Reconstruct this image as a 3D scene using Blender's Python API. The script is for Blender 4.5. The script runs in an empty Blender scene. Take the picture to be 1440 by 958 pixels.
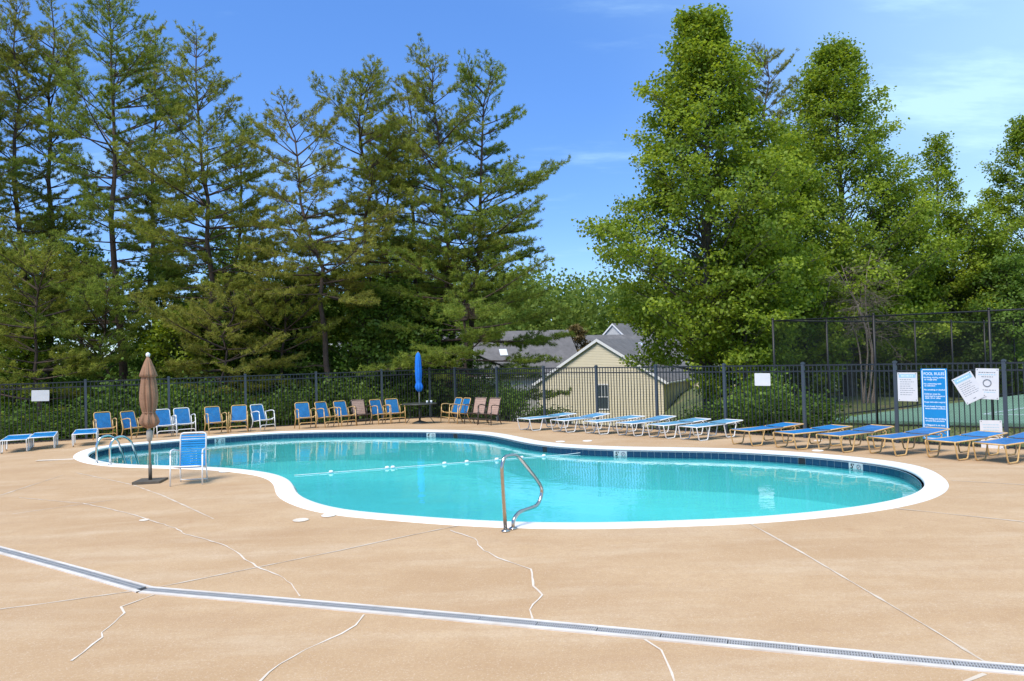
import bpy, bmesh, math, random
import numpy as np
from mathutils import Vector, Matrix
from mathutils.geometry import delaunay_2d_cdt

random.seed(7)
rng = np.random.default_rng(7)
scene = bpy.context.scene
C = scene.collection

# ------------------------------------------------------------------ camera, sky, sun, exposure
FPX, CAM_H = 1100.0, 2.2            # focal length for a 1440 px wide frame, eye height in metres
PITCH, ROLL = math.atan(21 / FPX), 0.028
cR, cU = np.array([1.0, 0, 0]), np.array([0, -math.sin(PITCH), math.cos(PITCH)])
cF = np.array([0, math.cos(PITCH), math.sin(PITCH)])
r2 = cR * math.cos(ROLL) - cU * math.sin(ROLL)
u2 = cU * math.cos(ROLL) + cR * math.sin(ROLL)
cam_data = bpy.data.cameras.new('camera')
cam_data.sensor_width = 36.0
cam_data.lens = 36.0 * FPX / 1440.0
cam_data.clip_start, cam_data.clip_end = 0.1, 2000
cam = bpy.data.objects.new('camera', cam_data)
C.objects.link(cam)
m = Matrix.Identity(4)
for i in range(3):
    m[i][0], m[i][1], m[i][2] = r2[i], u2[i], -cF[i]
m[2][3] = CAM_H
cam.matrix_world = m
scene.camera = cam

SUN_AZ, SUN_EL = math.atan2(-0.52, -0.72), math.radians(58)
world = bpy.data.worlds.new('World')
scene.world = world
world.use_nodes = True
wn, wl = world.node_tree.nodes, world.node_tree.links
wn.clear()
w_out = wn.new('ShaderNodeOutputWorld')
w_bg = wn.new('ShaderNodeBackground')
w_sky = wn.new('ShaderNodeTexSky')
w_sky.sky_type = 'NISHITA'
w_sky.sun_disc = False
w_sky.sun_elevation = SUN_EL
w_sky.sun_rotation = SUN_AZ
w_sky.altitude = 1200
w_sky.air_density, w_sky.dust_density, w_sky.ozone_density = 1.0, 0.15, 3.0
w_tc = wn.new('ShaderNodeTexCoord')
w_sep = wn.new('ShaderNodeSeparateXYZ')
wl.new(w_tc.outputs['Generated'], w_sep.inputs[0])
def wmath(op, a, b=None):
    n = wn.new('ShaderNodeMath'); n.operation = op
    for k, v in enumerate((a, b)):
        if v is None: continue
        if isinstance(v, (int, float)): n.inputs[k].default_value = v
        else: wl.new(v, n.inputs[k])
    return n.outputs[0]
zc = wmath('ADD', wmath('MAXIMUM', w_sep.outputs[2], 0.0), 0.18)
w_uv = wn.new('ShaderNodeCombineXYZ')
wl.new(wmath('DIVIDE', w_sep.outputs[0], zc), w_uv.inputs[0])
wl.new(wmath('DIVIDE', w_sep.outputs[1], zc), w_uv.inputs[1])
def wnoise(scale, detail, rough, stretch):
    mp = wn.new('ShaderNodeMapping'); mp.inputs['Scale'].default_value = stretch
    mp.inputs['Location'].default_value = (3.1, 1.7, 0)
    wl.new(w_uv.outputs[0], mp.inputs[0])
    n = wn.new('ShaderNodeTexNoise')
    n.inputs['Scale'].default_value = scale; n.inputs['Detail'].default_value = detail
    n.inputs['Roughness'].default_value = rough
    wl.new(mp.outputs[0], n.inputs['Vector'])
    return n.outputs[0]
def wramp(src, lo, hi):
    n = wn.new('ShaderNodeMapRange'); n.clamp = True; n.interpolation_type = 'SMOOTHSTEP'
    n.inputs[1].default_value, n.inputs[2].default_value = lo, hi
    wl.new(src, n.inputs[0]); return n.outputs[0]
veil = wramp(wmath('ADD', wnoise(0.35, 3, 0.5, (1, 1, 1)), wmath('MULTIPLY', w_sep.outputs[0], 0.55)), 0.40, 0.85)
wisps = wramp(wnoise(1.5, 7, 0.6, (0.6, 1.5, 1)), 0.52, 0.80)
cover = wmath('MINIMUM', wmath('ADD', wmath('MULTIPLY', veil, 0.70), wmath('MULTIPLY', wisps, 0.80)), 0.9)
w_hsv = wn.new('ShaderNodeHueSaturation')
w_hsv.inputs['Saturation'].default_value = 1.22
w_hsv.inputs['Value'].default_value = 0.95
w_hsv.inputs['Hue'].default_value = 0.508
wl.new(w_sky.outputs[0], w_hsv.inputs['Color'])
w_mix = wn.new('ShaderNodeMix'); w_mix.data_type = 'RGBA'
wl.new(cover, w_mix.inputs[0])
w_even = wn.new('ShaderNodeMix'); w_even.data_type = 'RGBA'
w_even.inputs[0].default_value = 0.45
w_even.inputs[7].default_value = (0.60, 1.50, 3.9, 1)
wl.new(w_hsv.outputs[0], w_even.inputs[6])
wl.new(w_even.outputs[2], w_mix.inputs[6])
w_mix.inputs[7].default_value = (2.7, 4.1, 5.1, 1)
wl.new(w_mix.outputs[2], w_bg.inputs[0])
w_bg.inputs[1].default_value = 0.15
wl.new(w_bg.outputs[0], w_out.inputs[0])

sun_data = bpy.data.lights.new('sun', 'SUN')
sun_data.energy = 2.8
sun_data.angle = math.radians(26)
sun_data.color = (1.0, 0.93, 0.82)
sun = bpy.data.objects.new('sun', sun_data)
C.objects.link(sun)
sdir = Vector((math.sin(SUN_AZ) * math.cos(SUN_EL), math.cos(SUN_AZ) * math.cos(SUN_EL), math.sin(SUN_EL)))
sun.rotation_euler = sdir.to_track_quat('Z', 'Y').to_euler()
sun.location = (-20, -20, 40)

scene.view_settings.view_transform = 'Standard'
scene.view_settings.look = 'None'
scene.view_settings.gamma = 1.0
scene.view_settings.use_curve_mapping = False
scene.view_settings.exposure = 0.75
scene.cycles.max_bounces = 6
scene.cycles.diffuse_bounces = 3
scene.cycles.transparent_max_bounces = 8
scene.cycles.caustics_reflective = False
scene.cycles.caustics_refractive = False

# ------------------------------------------------------------------ helpers
def ray(px, py):
    d = cF + (px - 720) / FPX * r2 - (py - 479) / FPX * u2
    return d / np.linalg.norm(d)
def on_z(px, py, z):
    d = ray(px, py); t = (z - CAM_H) / d[2]
    return np.array([d[0] * t, d[1] * t, z])
def on_plane(px, py, p0, n):
    d = ray(px, py); o = np.array([0, 0, CAM_H])
    t = np.dot(np.array(p0) - o, n) / np.dot(d, n)
    return o + d * t
def at_depth(px, py, Y):
    d = ray(px, py); t = Y / d[1]
    return np.array([d[0] * t, Y, CAM_H + d[2] * t])

def node_mat(name):
    mt = bpy.data.materials.new(name); mt.use_nodes = True
    nt = mt.node_tree
    return mt, nt, nt.nodes['Principled BSDF']
def mat(name, col, rough=0.6, metal=0.0, var=0.0, scale=8.0, bump=0.0, col2=None, detail=6, spec=0.5, bscale=None, coat=0.0):
    mt, nt, b = node_mat(name)
    b.inputs['Roughness'].default_value = rough
    b.inputs['Metallic'].default_value = metal
    b.inputs['Specular IOR Level'].default_value = spec
    b.inputs['Coat Weight'].default_value = coat
    b.inputs['Base Color'].default_value = (*col, 1)
    if var or col2 or bump:
        tc = nt.nodes.new('ShaderNodeTexCoord')
        n = nt.nodes.new('ShaderNodeTexNoise')
        n.inputs['Scale'].default_value = scale; n.inputs['Detail'].default_value = detail
        n.inputs['Roughness'].default_value = 0.62
        nt.links.new(tc.outputs['Object'], n.inputs['Vector'])
        if var or col2:
            c2 = col2 if col2 else tuple(min(1, c * (1 - var)) for c in col)
            c1 = col if col2 else tuple(min(1, c * (1 + var)) for c in col)
            mr = nt.nodes.new('ShaderNodeMapRange'); mr.inputs[1].default_value = 0.3; mr.inputs[2].default_value = 0.7
            nt.links.new(n.outputs[0], mr.inputs[0])
            mx = nt.nodes.new('ShaderNodeMix'); mx.data_type = 'RGBA'
            mx.inputs[6].default_value = (*c2, 1); mx.inputs[7].default_value = (*c1, 1)
            nt.links.new(mr.outputs[0], mx.inputs[0])
            nt.links.new(mx.outputs[2], b.inputs['Base Color'])
        if bump:
            n2 = nt.nodes.new('ShaderNodeTexNoise')
            n2.inputs['Scale'].default_value = bscale or scale * 4; n2.inputs['Detail'].default_value = 4
            nt.links.new(tc.outputs['Object'], n2.inputs['Vector'])
            bp = nt.nodes.new('ShaderNodeBump'); bp.inputs['Strength'].default_value = bump
            bp.inputs['Distance'].default_value = 0.02
            nt.links.new(n2.outputs[0], bp.inputs['Height'])
            nt.links.new(bp.outputs[0], b.inputs['Normal'])
    return mt

class MB:
    """collects shapes, build() links them as one mesh object"""
    def __init__(s): s.v, s.f, s.sm = [], [], []
    def add(s, verts, faces, smooth=False):
        o = len(s.v); s.v += [tuple(map(float, p)) for p in verts]
        s.f += [tuple(i + o for i in f) for f in faces]; s.sm += [smooth] * len(faces)
        return s
    def box(s, c, d, rz=0.0):
        cx, cy, cz = c; hx, hy, hz = d[0] / 2, d[1] / 2, d[2] / 2
        ca, sa = math.cos(rz), math.sin(rz); vs = []
        for sx, sy, sz in ((-1,-1,-1),(1,-1,-1),(1,1,-1),(-1,1,-1),(-1,-1,1),(1,-1,1),(1,1,1),(-1,1,1)):
            x, y = sx * hx, sy * hy
            vs.append((cx + x * ca - y * sa, cy + x * sa + y * ca, cz + sz * hz))
        return s.add(vs, [(0,3,2,1),(4,5,6,7),(0,1,5,4),(1,2,6,5),(2,3,7,6),(3,0,4,7)])
    def tube(s, pts, r, n=8, closed=False, caps=True):
        P = [np.array(p, float) for p in pts]; k = len(P)
        rr = r if hasattr(r, '__len__') else [r] * k
        T = []
        for i in range(k):
            a = P[(i - 1) % k] if (closed or i > 0) else P[i]
            b = P[(i + 1) % k] if (closed or i < k - 1) else P[i]
            t = b - a; T.append(t / (np.linalg.norm(t) + 1e-12))
        ref = np.array([0, 0, 1.0]) if abs(T[0][2]) < 0.9 else np.array([1.0, 0, 0])
        u = np.cross(T[0], ref); u /= np.linalg.norm(u)
        vs, fs = [], []
        for i in range(k):
            u = u - T[i] * np.dot(u, T[i]); u /= np.linalg.norm(u) + 1e-12
            w = np.cross(T[i], u)
            for j in range(n):
                a = 2 * math.pi * j / n
                vs.append(P[i] + rr[i] * (math.cos(a) * u + math.sin(a) * w))
        for i in range(k if closed else k - 1):
            for j in range(n):
                a, b = i * n + j, i * n + (j + 1) % n
                c, d = ((i + 1) % k) * n + (j + 1) % n, ((i + 1) % k) * n + j
                fs.append((a, b, c, d))
        if caps and not closed:
            fs.append(tuple(range(n - 1, -1, -1))); fs.append(tuple((k - 1) * n + j for j in range(n)))
        return s.add(vs, fs, True)
    def lathe(s, prof, n=20, c=(0, 0, 0), wob=None):
        vs, fs = [], []
        for i, (r, z) in enumerate(prof):
            for j in range(n):
                a = 2 * math.pi * j / n
                q = r * (wob(a, z, r) if wob else 1.0)
                vs.append((c[0] + q * math.cos(a), c[1] + q * math.sin(a), c[2] + z))
        for i in range(len(prof) - 1):
            for j in range(n):
                fs.append((i * n + j, i * n + (j + 1) % n, (i + 1) * n + (j + 1) % n, (i + 1) * n + j))
        fs.append(tuple(range(n - 1, -1, -1))); fs.append(tuple((len(prof) - 1) * n + j for j in range(n)))
        return s.add(vs, fs, True)
    def prism(s, poly, z0, z1):
        n = len(poly)
        vs = [(x, y, z0) for x, y in poly] + [(x, y, z1) for x, y in poly]
        fs = [tuple(range(n - 1, -1, -1)), tuple(range(n, 2 * n))]
        fs += [(i, (i + 1) % n, n + (i + 1) % n, n + i) for i in range(n)]
        return s.add(vs, fs)
    def mesh(s, name, mt=None):
        me = bpy.data.meshes.new(name)
        me.from_pydata(s.v, [], s.f); me.update()
        me.polygons.foreach_set('use_smooth', s.sm)
        if mt: me.materials.append(mt)
        return me
    def build(s, name, mt, parent=None, loc=None):
        return link(name, s.mesh(name, mt), parent, loc)

def link(name, data, parent=None, loc=None, rz=None):
    o = bpy.data.objects.new(name, data); C.objects.link(o)
    if parent: o.parent = parent
    if loc is not None: o.location = loc
    if rz is not None: o.rotation_euler = (0, 0, rz)
    return o
def tag(o, label, cat, group=None, kind=None):
    if label: o['label'] = label
    if cat: o['category'] = cat
    if group: o['group'] = group
    if kind: o['kind'] = kind
    return o
def thing(name, loc, rz=0.0, label=None, cat=None, group=None):
    return tag(link(name, None, None, loc, rz), label, cat, group)
def struct(o):
    o['kind'] = 'structure'; return o
def text_mesh(cu):
    o = bpy.data.objects.new('lettering', cu); C.objects.link(o)
    me = bpy.data.meshes.new_from_object(o)
    bpy.data.objects.remove(o); return me
def copy_tree(o, parent=None):
    c = o.copy(); C.objects.link(c); c.parent = parent
    for ch in list(o.children): copy_tree(ch, c)
    return c
def fillet(pts, rad, seg=5):
    P = [np.array(p, float) for p in pts]; out = [P[0]]
    for i in range(1, len(P) - 1):
        a, b, c = P[i - 1], P[i], P[i + 1]
        la, lc = np.linalg.norm(a - b), np.linalg.norm(c - b)
        d = min(rad, la * 0.48, lc * 0.48)
        p, q = b + (a - b) / la * d, b + (c - b) / lc * d
        for k in range(seg + 1):
            t = k / seg
            out.append((1 - t) ** 2 * p + 2 * t * (1 - t) * b + t * t * q)
    out.append(P[-1]); return out
def big_mesh(name, V, F, mt, smooth=False, tint=None):
    """fast mesh from numpy arrays; F is (n, k)"""
    me = bpy.data.meshes.new(name)
    V = np.ascontiguousarray(V, np.float32); F = np.ascontiguousarray(F, np.int32)
    me.vertices.add(len(V)); me.vertices.foreach_set('co', V.ravel())
    n, k = F.shape
    me.loops.add(n * k); me.loops.foreach_set('vertex_index', F.ravel())
    me.polygons.add(n); me.polygons.foreach_set('loop_start', np.arange(0, n * k, k, dtype=np.int32))
    if smooth: me.polygons.foreach_set('use_smooth', np.ones(n, bool))
    me.update(calc_edges=True)
    if tint is not None:
        at = me.attributes.new('tint', 'FLOAT', 'POINT')
        at.data.foreach_set('value', np.ascontiguousarray(tint, np.float32))
    me.materials.append(mt)
    return me

# ------------------------------------------------------------------ pool outline, deck height
OUT_PX = [(101,643.5),(114,649.5),(134.5,653.5),(169,656.5),(238,658),(300,660.3),(340,664.5),(366,668.5),(381,675),(387,683.5),
 (386,691),(392,700.5),(416.7,711.7),(446.7,720),(480,725),(546.7,730.5),(613,736),(693,740.7),(780,742.7),(846.7,742.7),(960,739.2),
 (1053,735.7),(1126.7,730),(1193,723.3),(1253,715),(1293,706.7),(1320,698.3),(1335,688.3),(1336.7,680),(1327,670),(1309,659.5),
 (1282.5,652),(1224,644.4),(1165.8,638.7),(1107.5,634.4),(1020,630),(944,629),(864.7,627.8),(798.8,624.8),(759,620.3),(732.8,614.7),
 (706.4,609.5),(680,606.5),(656.7,605),(604,604),(551,603.8),(472,604.3),(392.8,606.4),(340,609.8),(300.6,612.8),(250.5,617.5),
 (200.4,621.6),(150,625.8),(120,631.6),(105,637.8)]
raw = np.array([on_z(x, y, 0.015)[:2] for x, y in OUT_PX])
def resample(P, n):
    Q = np.vstack([P, P[:1]]); s = np.r_[0, np.cumsum(np.linalg.norm(np.diff(Q, axis=0), axis=1))]
    t = np.linspace(0, s[-1], n, endpoint=False)
    return np.c_[np.interp(t, s, Q[:, 0]), np.interp(t, s, Q[:, 1])]
outer = resample(raw, 360)
for _ in range(14):
    outer = 0.5 * outer + 0.25 * (np.roll(outer, 1, 0) + np.roll(outer, -1, 0))
outer = resample(outer, 360)
def normals_in(P):
    t = np.roll(P, -1, 0) - np.roll(P, 1, 0); t /= np.linalg.norm(t, axis=1)[:, None]
    area = 0.5 * np.sum(P[:, 0] * np.roll(P[:, 1], -1) - np.roll(P[:, 0], -1) * P[:, 1])
    s = 1 if area > 0 else -1
    return np.c_[-t[:, 1], t[:, 0]] * s
def offset_in(P, d, it=6):
    Q = P + normals_in(P) * d
    for _ in range(it): Q = 0.5 * Q + 0.25 * (np.roll(Q, 1, 0) + np.roll(Q, -1, 0))
    return Q
inner = offset_in(outer, 0.33)
wall = offset_in(outer, 0.36)
def inside(P, x, y):
    x1, y1 = P[:, 0], P[:, 1]; x2, y2 = np.roll(x1, -1), np.roll(y1, -1)
    c = ((y1 > y) != (y2 > y)) & (x < (x2 - x1) * (y - y1) / (y2 - y1 + 1e-12) + x1)
    return bool(np.sum(c) % 2)
def pool_dist(x, y):
    if inside(outer, x, y): return 0.0
    return float(np.sqrt(np.min((outer[:, 0] - x) ** 2 + (outer[:, 1] - y) ** 2)))
def zdeck(x, y):
    return -min(0.1, 0.025 * max(0.0, pool_dist(x, y) - 0.1))
def ground(px, py, dz=0.0):
    z = 0.0
    for _ in range(6):
        p = on_z(px, py, z + dz); z = zdeck(p[0], p[1])
    p[2] = z
    return p

WATER_Z = -0.155

# fence lines (posts about 2.2 m apart), measured from the picture
def right_post(n): return np.array([1.016 + 1.586 * n, 26 - 1.534 * n])
CORNER = np.array([-3.22, 30.15])
def left_post(n):
    a = np.array([-13.66, 25.0]); b = CORNER
    return a + (b - a) * (n / 4.78)
RDIR = np.array([1.586, -1.534]); RDIR /= np.linalg.norm(RDIR)
RNORM = np.array([-RDIR[1], RDIR[0]])           # away from the pool
LDIR = (CORNER - left_post(0)); LDIR /= np.linalg.norm(LDIR)
LNORM = np.array([-LDIR[1], LDIR[0]])
FENCE_TOP, FENCE_BASE = 1.80, -0.16

# ------------------------------------------------------------------ materials
M = {}
M['white_metal'] = mat('white_metal', (0.78, 0.78, 0.76), 0.35, var=0.06, scale=20)
M['tan_metal'] = mat('tan_metal', (0.62, 0.40, 0.16), 0.35, var=0.16, scale=14)
M['brown_metal'] = mat('brown_metal', (0.06, 0.045, 0.035), 0.4, var=0.1)
M['blue_strap'] = mat('blue_strap', (0.014, 0.20, 0.50), 0.42, var=0.18, scale=6)
M['blue_strap_front'] = mat('blue_strap_front', (0.012, 0.25, 0.60), 0.38, var=0.12, scale=6)
M['pale_strap'] = mat('pale_strap', (0.12, 0.33, 0.50), 0.45, var=0.18, scale=6)
M['pale_strap2'] = mat('pale_strap_faded', (0.10, 0.30, 0.50), 0.5, var=0.25, scale=4)
M['blue_strap2'] = mat('blue_strap_faded', (0.03, 0.165, 0.42), 0.5, var=0.3, scale=4)
M['brown_strap'] = mat('brown_strap', (0.42, 0.28, 0.21), 0.55, var=0.12, scale=9)
M['fence'] = mat('fence_paint', (0.016, 0.019, 0.024), 0.38, var=0.2, scale=5)
M['fence_post'] = mat('fence_post_paint', (0.045, 0.06, 0.078), 0.45, var=0.15, scale=3)
M['black_vinyl'] = mat('black_vinyl', (0.008, 0.008, 0.009), 0.5, var=0.2)
M['steel'] = mat('steel', (0.52, 0.49, 0.44), 0.22, metal=1.0, var=0.08, scale=25)
M['chrome'] = mat('chrome', (0.62, 0.63, 0.62), 0.16, metal=1.0)
M['coping'] = mat('coping_paint', (0.83, 0.82, 0.79), 0.55, var=0.03, scale=3, bump=0.15, bscale=60)
M['tile'] = mat('navy_tile', (0.004, 0.036, 0.085), 0.22, var=0.45, scale=1.3, detail=2)
M['grout'] = mat('grout', (0.30, 0.42, 0.47), 0.8, var=0.1)
M['marker'] = mat('marker_tile', (0.46, 0.50, 0.50), 0.2, var=0.06)
M['ink'] = mat('black_ink', (0.01, 0.01, 0.012), 0.6)
M['red_ink'] = mat('red_ink', (0.45, 0.05, 0.07), 0.6)
M['grey_ink'] = mat('grey_ink', (0.22, 0.24, 0.27), 0.7)
M['pale_ink'] = mat('pale_blue_ink', (0.34, 0.58, 0.68), 0.7)
M['white_ink'] = mat('white_ink', (0.75, 0.85, 0.92), 0.6)
M['sign_white'] = mat('sign_white', (0.70, 0.70, 0.70), 0.5, var=0.05, scale=3)
M['sign_blue'] = mat('sign_blue', (0.003, 0.24, 0.58), 0.4, var=0.06, scale=2)
M['sealant'] = mat('sealant', (0.76, 0.69, 0.59), 0.8, col2=(0.60, 0.50, 0.39), scale=4, detail=9)
M['joint'] = mat('joint_filler', (0.70, 0.62, 0.51), 0.8, col2=(0.50, 0.39, 0.28), scale=2.5, detail=9)
M['drain_white'] = mat('drain_white', (0.72, 0.69, 0.65), 0.7, col2=(0.55, 0.48, 0.40), scale=3, detail=10)
M['grate'] = mat('grate_plastic', (0.37, 0.365, 0.36), 0.5, var=0.12, scale=6)
M['void_shade'] = mat('drain_shade', (0.03, 0.03, 0.032), 0.9)  # near-black paint for the shade below the grate
M['canopy_brown'] = mat('canopy_brown', (0.29, 0.165, 0.10), 0.9, var=0.16, scale=7, bump=0.3, bscale=30)
M['canopy_blue'] = mat('canopy_blue', (0.004, 0.17, 0.66), 0.8, var=0.14, scale=7, bump=0.3, bscale=30)
M['pole_grey'] = mat('pole_grey', (0.42, 0.39, 0.33), 0.45, var=0.12)
M['base_dark'] = mat('base_dark', (0.10, 0.085, 0.065), 0.6, var=0.25, scale=6)
M['table_dark'] = mat('table_dark', (0.05, 0.055, 0.05), 0.4, var=0.2)
M['plastic_white'] = mat('plastic_white', (0.78, 0.80, 0.80), 0.4)
M['court'] = mat('court_green', (0.13, 0.24, 0.17), 0.85, var=0.12, scale=0.6, bump=0.1)
M['court_line'] = mat('court_line', (0.55, 0.62, 0.70), 0.8)
M['bark_pine'] = mat('bark_pine', (0.115, 0.075, 0.055), 0.95, col2=(0.045, 0.032, 0.026), scale=5, bump=0.8, bscale=14)
M['bark_grey'] = mat('bark_grey', (0.13, 0.115, 0.095), 0.95, col2=(0.05, 0.042, 0.034), scale=5, bump=0.7, bscale=12)
M['dead_wood'] = mat('dead_wood', (0.20, 0.16, 0.13), 0.95, var=0.3, scale=3)
M['siding_cream'] = mat('siding_cream', (0.72, 0.64, 0.46), 0.7, var=0.04, scale=0.7)
M['siding_grey'] = mat('siding_grey', (0.50, 0.50, 0.49), 0.7, var=0.05, scale=0.7)
M['trim'] = mat('house_trim', (0.80, 0.80, 0.79), 0.5, var=0.03)
M['shingle'] = mat('shingle', (0.17, 0.16, 0.16), 0.95, col2=(0.105, 0.10, 0.10), scale=1.6, detail=9, bump=0.6, bscale=9)
M['glass'] = mat('window_glass', (0.06, 0.08, 0.09), 0.06)
M['skylight'] = mat('skylight', (0.65, 0.68, 0.72), 0.15)

def leaf_mat(name, c_dark, c_light, trans=0.35, gloss=0.06):
    mt = bpy.data.materials.new(name); mt.use_nodes = True
    nt = mt.node_tree; nt.nodes.clear(); L = nt.links.new
    out = nt.nodes.new('ShaderNodeOutputMaterial')
    at = nt.nodes.new('ShaderNodeAttribute'); at.attribute_name = 'tint'
    mx = nt.nodes.new('ShaderNodeMix'); mx.data_type = 'RGBA'
    mx.inputs[6].default_value = (*c_dark, 1); mx.inputs[7].default_value = (*c_light, 1)
    L(at.outputs['Fac'], mx.inputs[0])
    d = nt.nodes.new('ShaderNodeBsdfDiffuse'); L(mx.outputs[2], d.inputs[0])
    hs = nt.nodes.new('ShaderNodeHueSaturation'); hs.inputs['Hue'].default_value = 0.485
    hs.inputs['Value'].default_value = 1.35; L(mx.outputs[2], hs.inputs['Color'])
    t = nt.nodes.new('ShaderNodeBsdfTranslucent'); L(hs.outputs[0], t.inputs[0])
    g = nt.nodes.new('ShaderNodeBsdfGlossy'); g.inputs['Roughness'].default_value = 0.6
    g.inputs[0].default_value = (1, 1, 1, 1)
    a = nt.nodes.new('ShaderNodeMixShader'); a.inputs[0].default_value = trans
    L(d.outputs[0], a.inputs[1]); L(t.outputs[0], a.inputs[2])
    b = nt.nodes.new('ShaderNodeMixShader'); b.inputs[0].default_value = gloss
    L(a.outputs[0], b.inputs[1]); L(g.outputs[0], b.inputs[2])
    L(b.outputs[0], out.inputs[0])
    return mt
M['needle'] = leaf_mat('pine_needle', (0.14, 0.18, 0.024), (0.38, 0.41, 0.065), 0.44, 0.01)
M['needle_green'] = leaf_mat('green_pine_needle', (0.12, 0.18, 0.024), (0.33, 0.41, 0.065), 0.44, 0.01)
M['needle_olive'] = leaf_mat('olive_pine_needle', (0.16, 0.18, 0.027), (0.40, 0.40, 0.075), 0.42, 0.01)
M['leaf'] = leaf_mat('broad_leaf', (0.072, 0.15, 0.007), (0.365, 0.455, 0.028), 0.45, 0.02)
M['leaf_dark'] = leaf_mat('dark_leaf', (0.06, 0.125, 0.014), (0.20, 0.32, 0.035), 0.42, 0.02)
M['leaf_shade'] = leaf_mat('shade_leaf', (0.018, 0.045, 0.008), (0.13, 0.22, 0.028), 0.36, 0.01)  # hedge leaves, tree shade put into their darker colour
M['leaf_far'] = leaf_mat('far_leaf', (0.10, 0.16, 0.025), (0.25, 0.32, 0.05), 0.4, 0.01)
M['leaf_rust'] = leaf_mat('rust_leaf', (0.12, 0.075, 0.02), (0.21, 0.16, 0.04), 0.3, 0.03)
M['grass'] = leaf_mat('grass_blade', (0.05, 0.09, 0.02), (0.15, 0.19, 0.05), 0.3, 0.03)

# deck concrete: tan coating, mottled, speckled, fine grit
def deck_material():
    mt, nt, b = node_mat('deck_concrete'); L = nt.links.new
    tc = nt.nodes.new('ShaderNodeTexCoord')
    def noise(sc, det, ro, stretch=(1, 1, 1)):
        mp = nt.nodes.new('ShaderNodeMapping'); mp.inputs['Scale'].default_value = stretch
        L(tc.outputs['Object'], mp.inputs[0])
        n = nt.nodes.new('ShaderNodeTexNoise'); n.inputs['Scale'].default_value = sc
        n.inputs['Detail'].default_value = det; n.inputs['Roughness'].default_value = ro
        L(mp.outputs[0], n.inputs['Vector']); return n.outputs[0]
    def rng_(src, a, b_, c=0.0, d=1.0):
        r = nt.nodes.new('ShaderNodeMapRange'); r.inputs[1].default_value = a; r.inputs[2].default_value = b_
        r.inputs[3].default_value = c; r.inputs[4].default_value = d; L(src, r.inputs[0]); return r.outputs[0]
    def mix(f, a, b_, blend='MIX'):
        x = nt.nodes.new('ShaderNodeMix'); x.data_type = 'RGBA'; x.blend_type = blend
        if isinstance(f, float): x.inputs[0].default_value = f
        else: L(f, x.inputs[0])
        for k, v in ((6, a), (7, b_)):
            if isinstance(v, tuple): x.inputs[k].default_value = (*v, 1)
            else: L(v, x.inputs[k])
        return x.outputs[2]
    base = mix(rng_(noise(0.45, 6, 0.6, (1, 1.6, 1)), 0.3, 0.7), (0.45, 0.288, 0.150), (0.555, 0.385, 0.222))
    base = mix(rng_(noise(0.9, 8, 0.68, (0.35, 1.6, 1)), 0.48, 0.70, 0, 0.75), base, (0.60, 0.455, 0.30))
    base = mix(rng_(noise(0.6, 7, 0.65, (0.4, 2.2, 1)), 0.53, 0.75, 0, 0.5), base, (0.40, 0.245, 0.13))
    base = mix(rng_(noise(2.6, 9, 0.75), 0.46, 0.72, 0, 0.5), base, (0.42, 0.26, 0.13))
    base = mix(rng_(noise(30, 5, 0.8), 0.38, 0.68, 0, 0.45), base, (0.36, 0.225, 0.13))
    base = mix(rng_(noise(85, 2, 0.6), 0.56, 0.74, 0, 0.6), base, (0.68, 0.56, 0.44))
    base = mix(rng_(noise(5, 6, 0.85), 0.68, 0.74, 0, 0.75), base, (0.20, 0.13, 0.08))
    base = mix(rng_(noise(0.33, 5, 0.7), 0.66, 0.76, 0, 0.6), base, (0.30, 0.13, 0.05))
    L(base, b.inputs['Base Color'])
    b.inputs['Roughness'].default_value = 0.85
    b.inputs['Specular IOR Level'].default_value = 0.3
    bp = nt.nodes.new('ShaderNodeBump'); bp.inputs['Strength'].default_value = 0.35; bp.inputs['Distance'].default_value = 0.006
    L(noise(90, 5, 0.7), bp.inputs['Height']); L(bp.outputs[0], b.inputs['Normal'])
    return mt
M['deck'] = deck_material()

def terrain_material():
    mt, nt, b = node_mat('ground_cover'); L = nt.links.new
    tc = nt.nodes.new('ShaderNodeTexCoord')
    n = nt.nodes.new('ShaderNodeTexNoise'); n.inputs['Scale'].default_value = 0.8; n.inputs['Detail'].default_value = 9
    n.inputs['Roughness'].default_value = 0.7
    L(tc.outputs['Object'], n.inputs['Vector'])
    cr = nt.nodes.new('ShaderNodeValToRGB')
    cr.color_ramp.elements[0].position = 0.35; cr.color_ramp.elements[0].color = (0.06, 0.075, 0.025, 1)
    cr.color_ramp.elements[1].position = 0.7; cr.color_ramp.elements[1].color = (0.20, 0.145, 0.08, 1)
    e = cr.color_ramp.elements.new(0.52); e.color = (0.10, 0.13, 0.035, 1)
    L(n.outputs[0], cr.inputs[0]); L(cr.outputs[0], b.inputs['Base Color'])
    b.inputs['Roughness'].default_value = 0.95
    bp = nt.nodes.new('ShaderNodeBump'); bp.inputs['Strength'].default_value = 0.8; bp.inputs['Distance'].default_value = 0.1
    L(n.outputs[0], bp.inputs['Height']); L(bp.outputs[0], b.inputs['Normal'])
    return mt
M['terrain'] = terrain_material()

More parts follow.
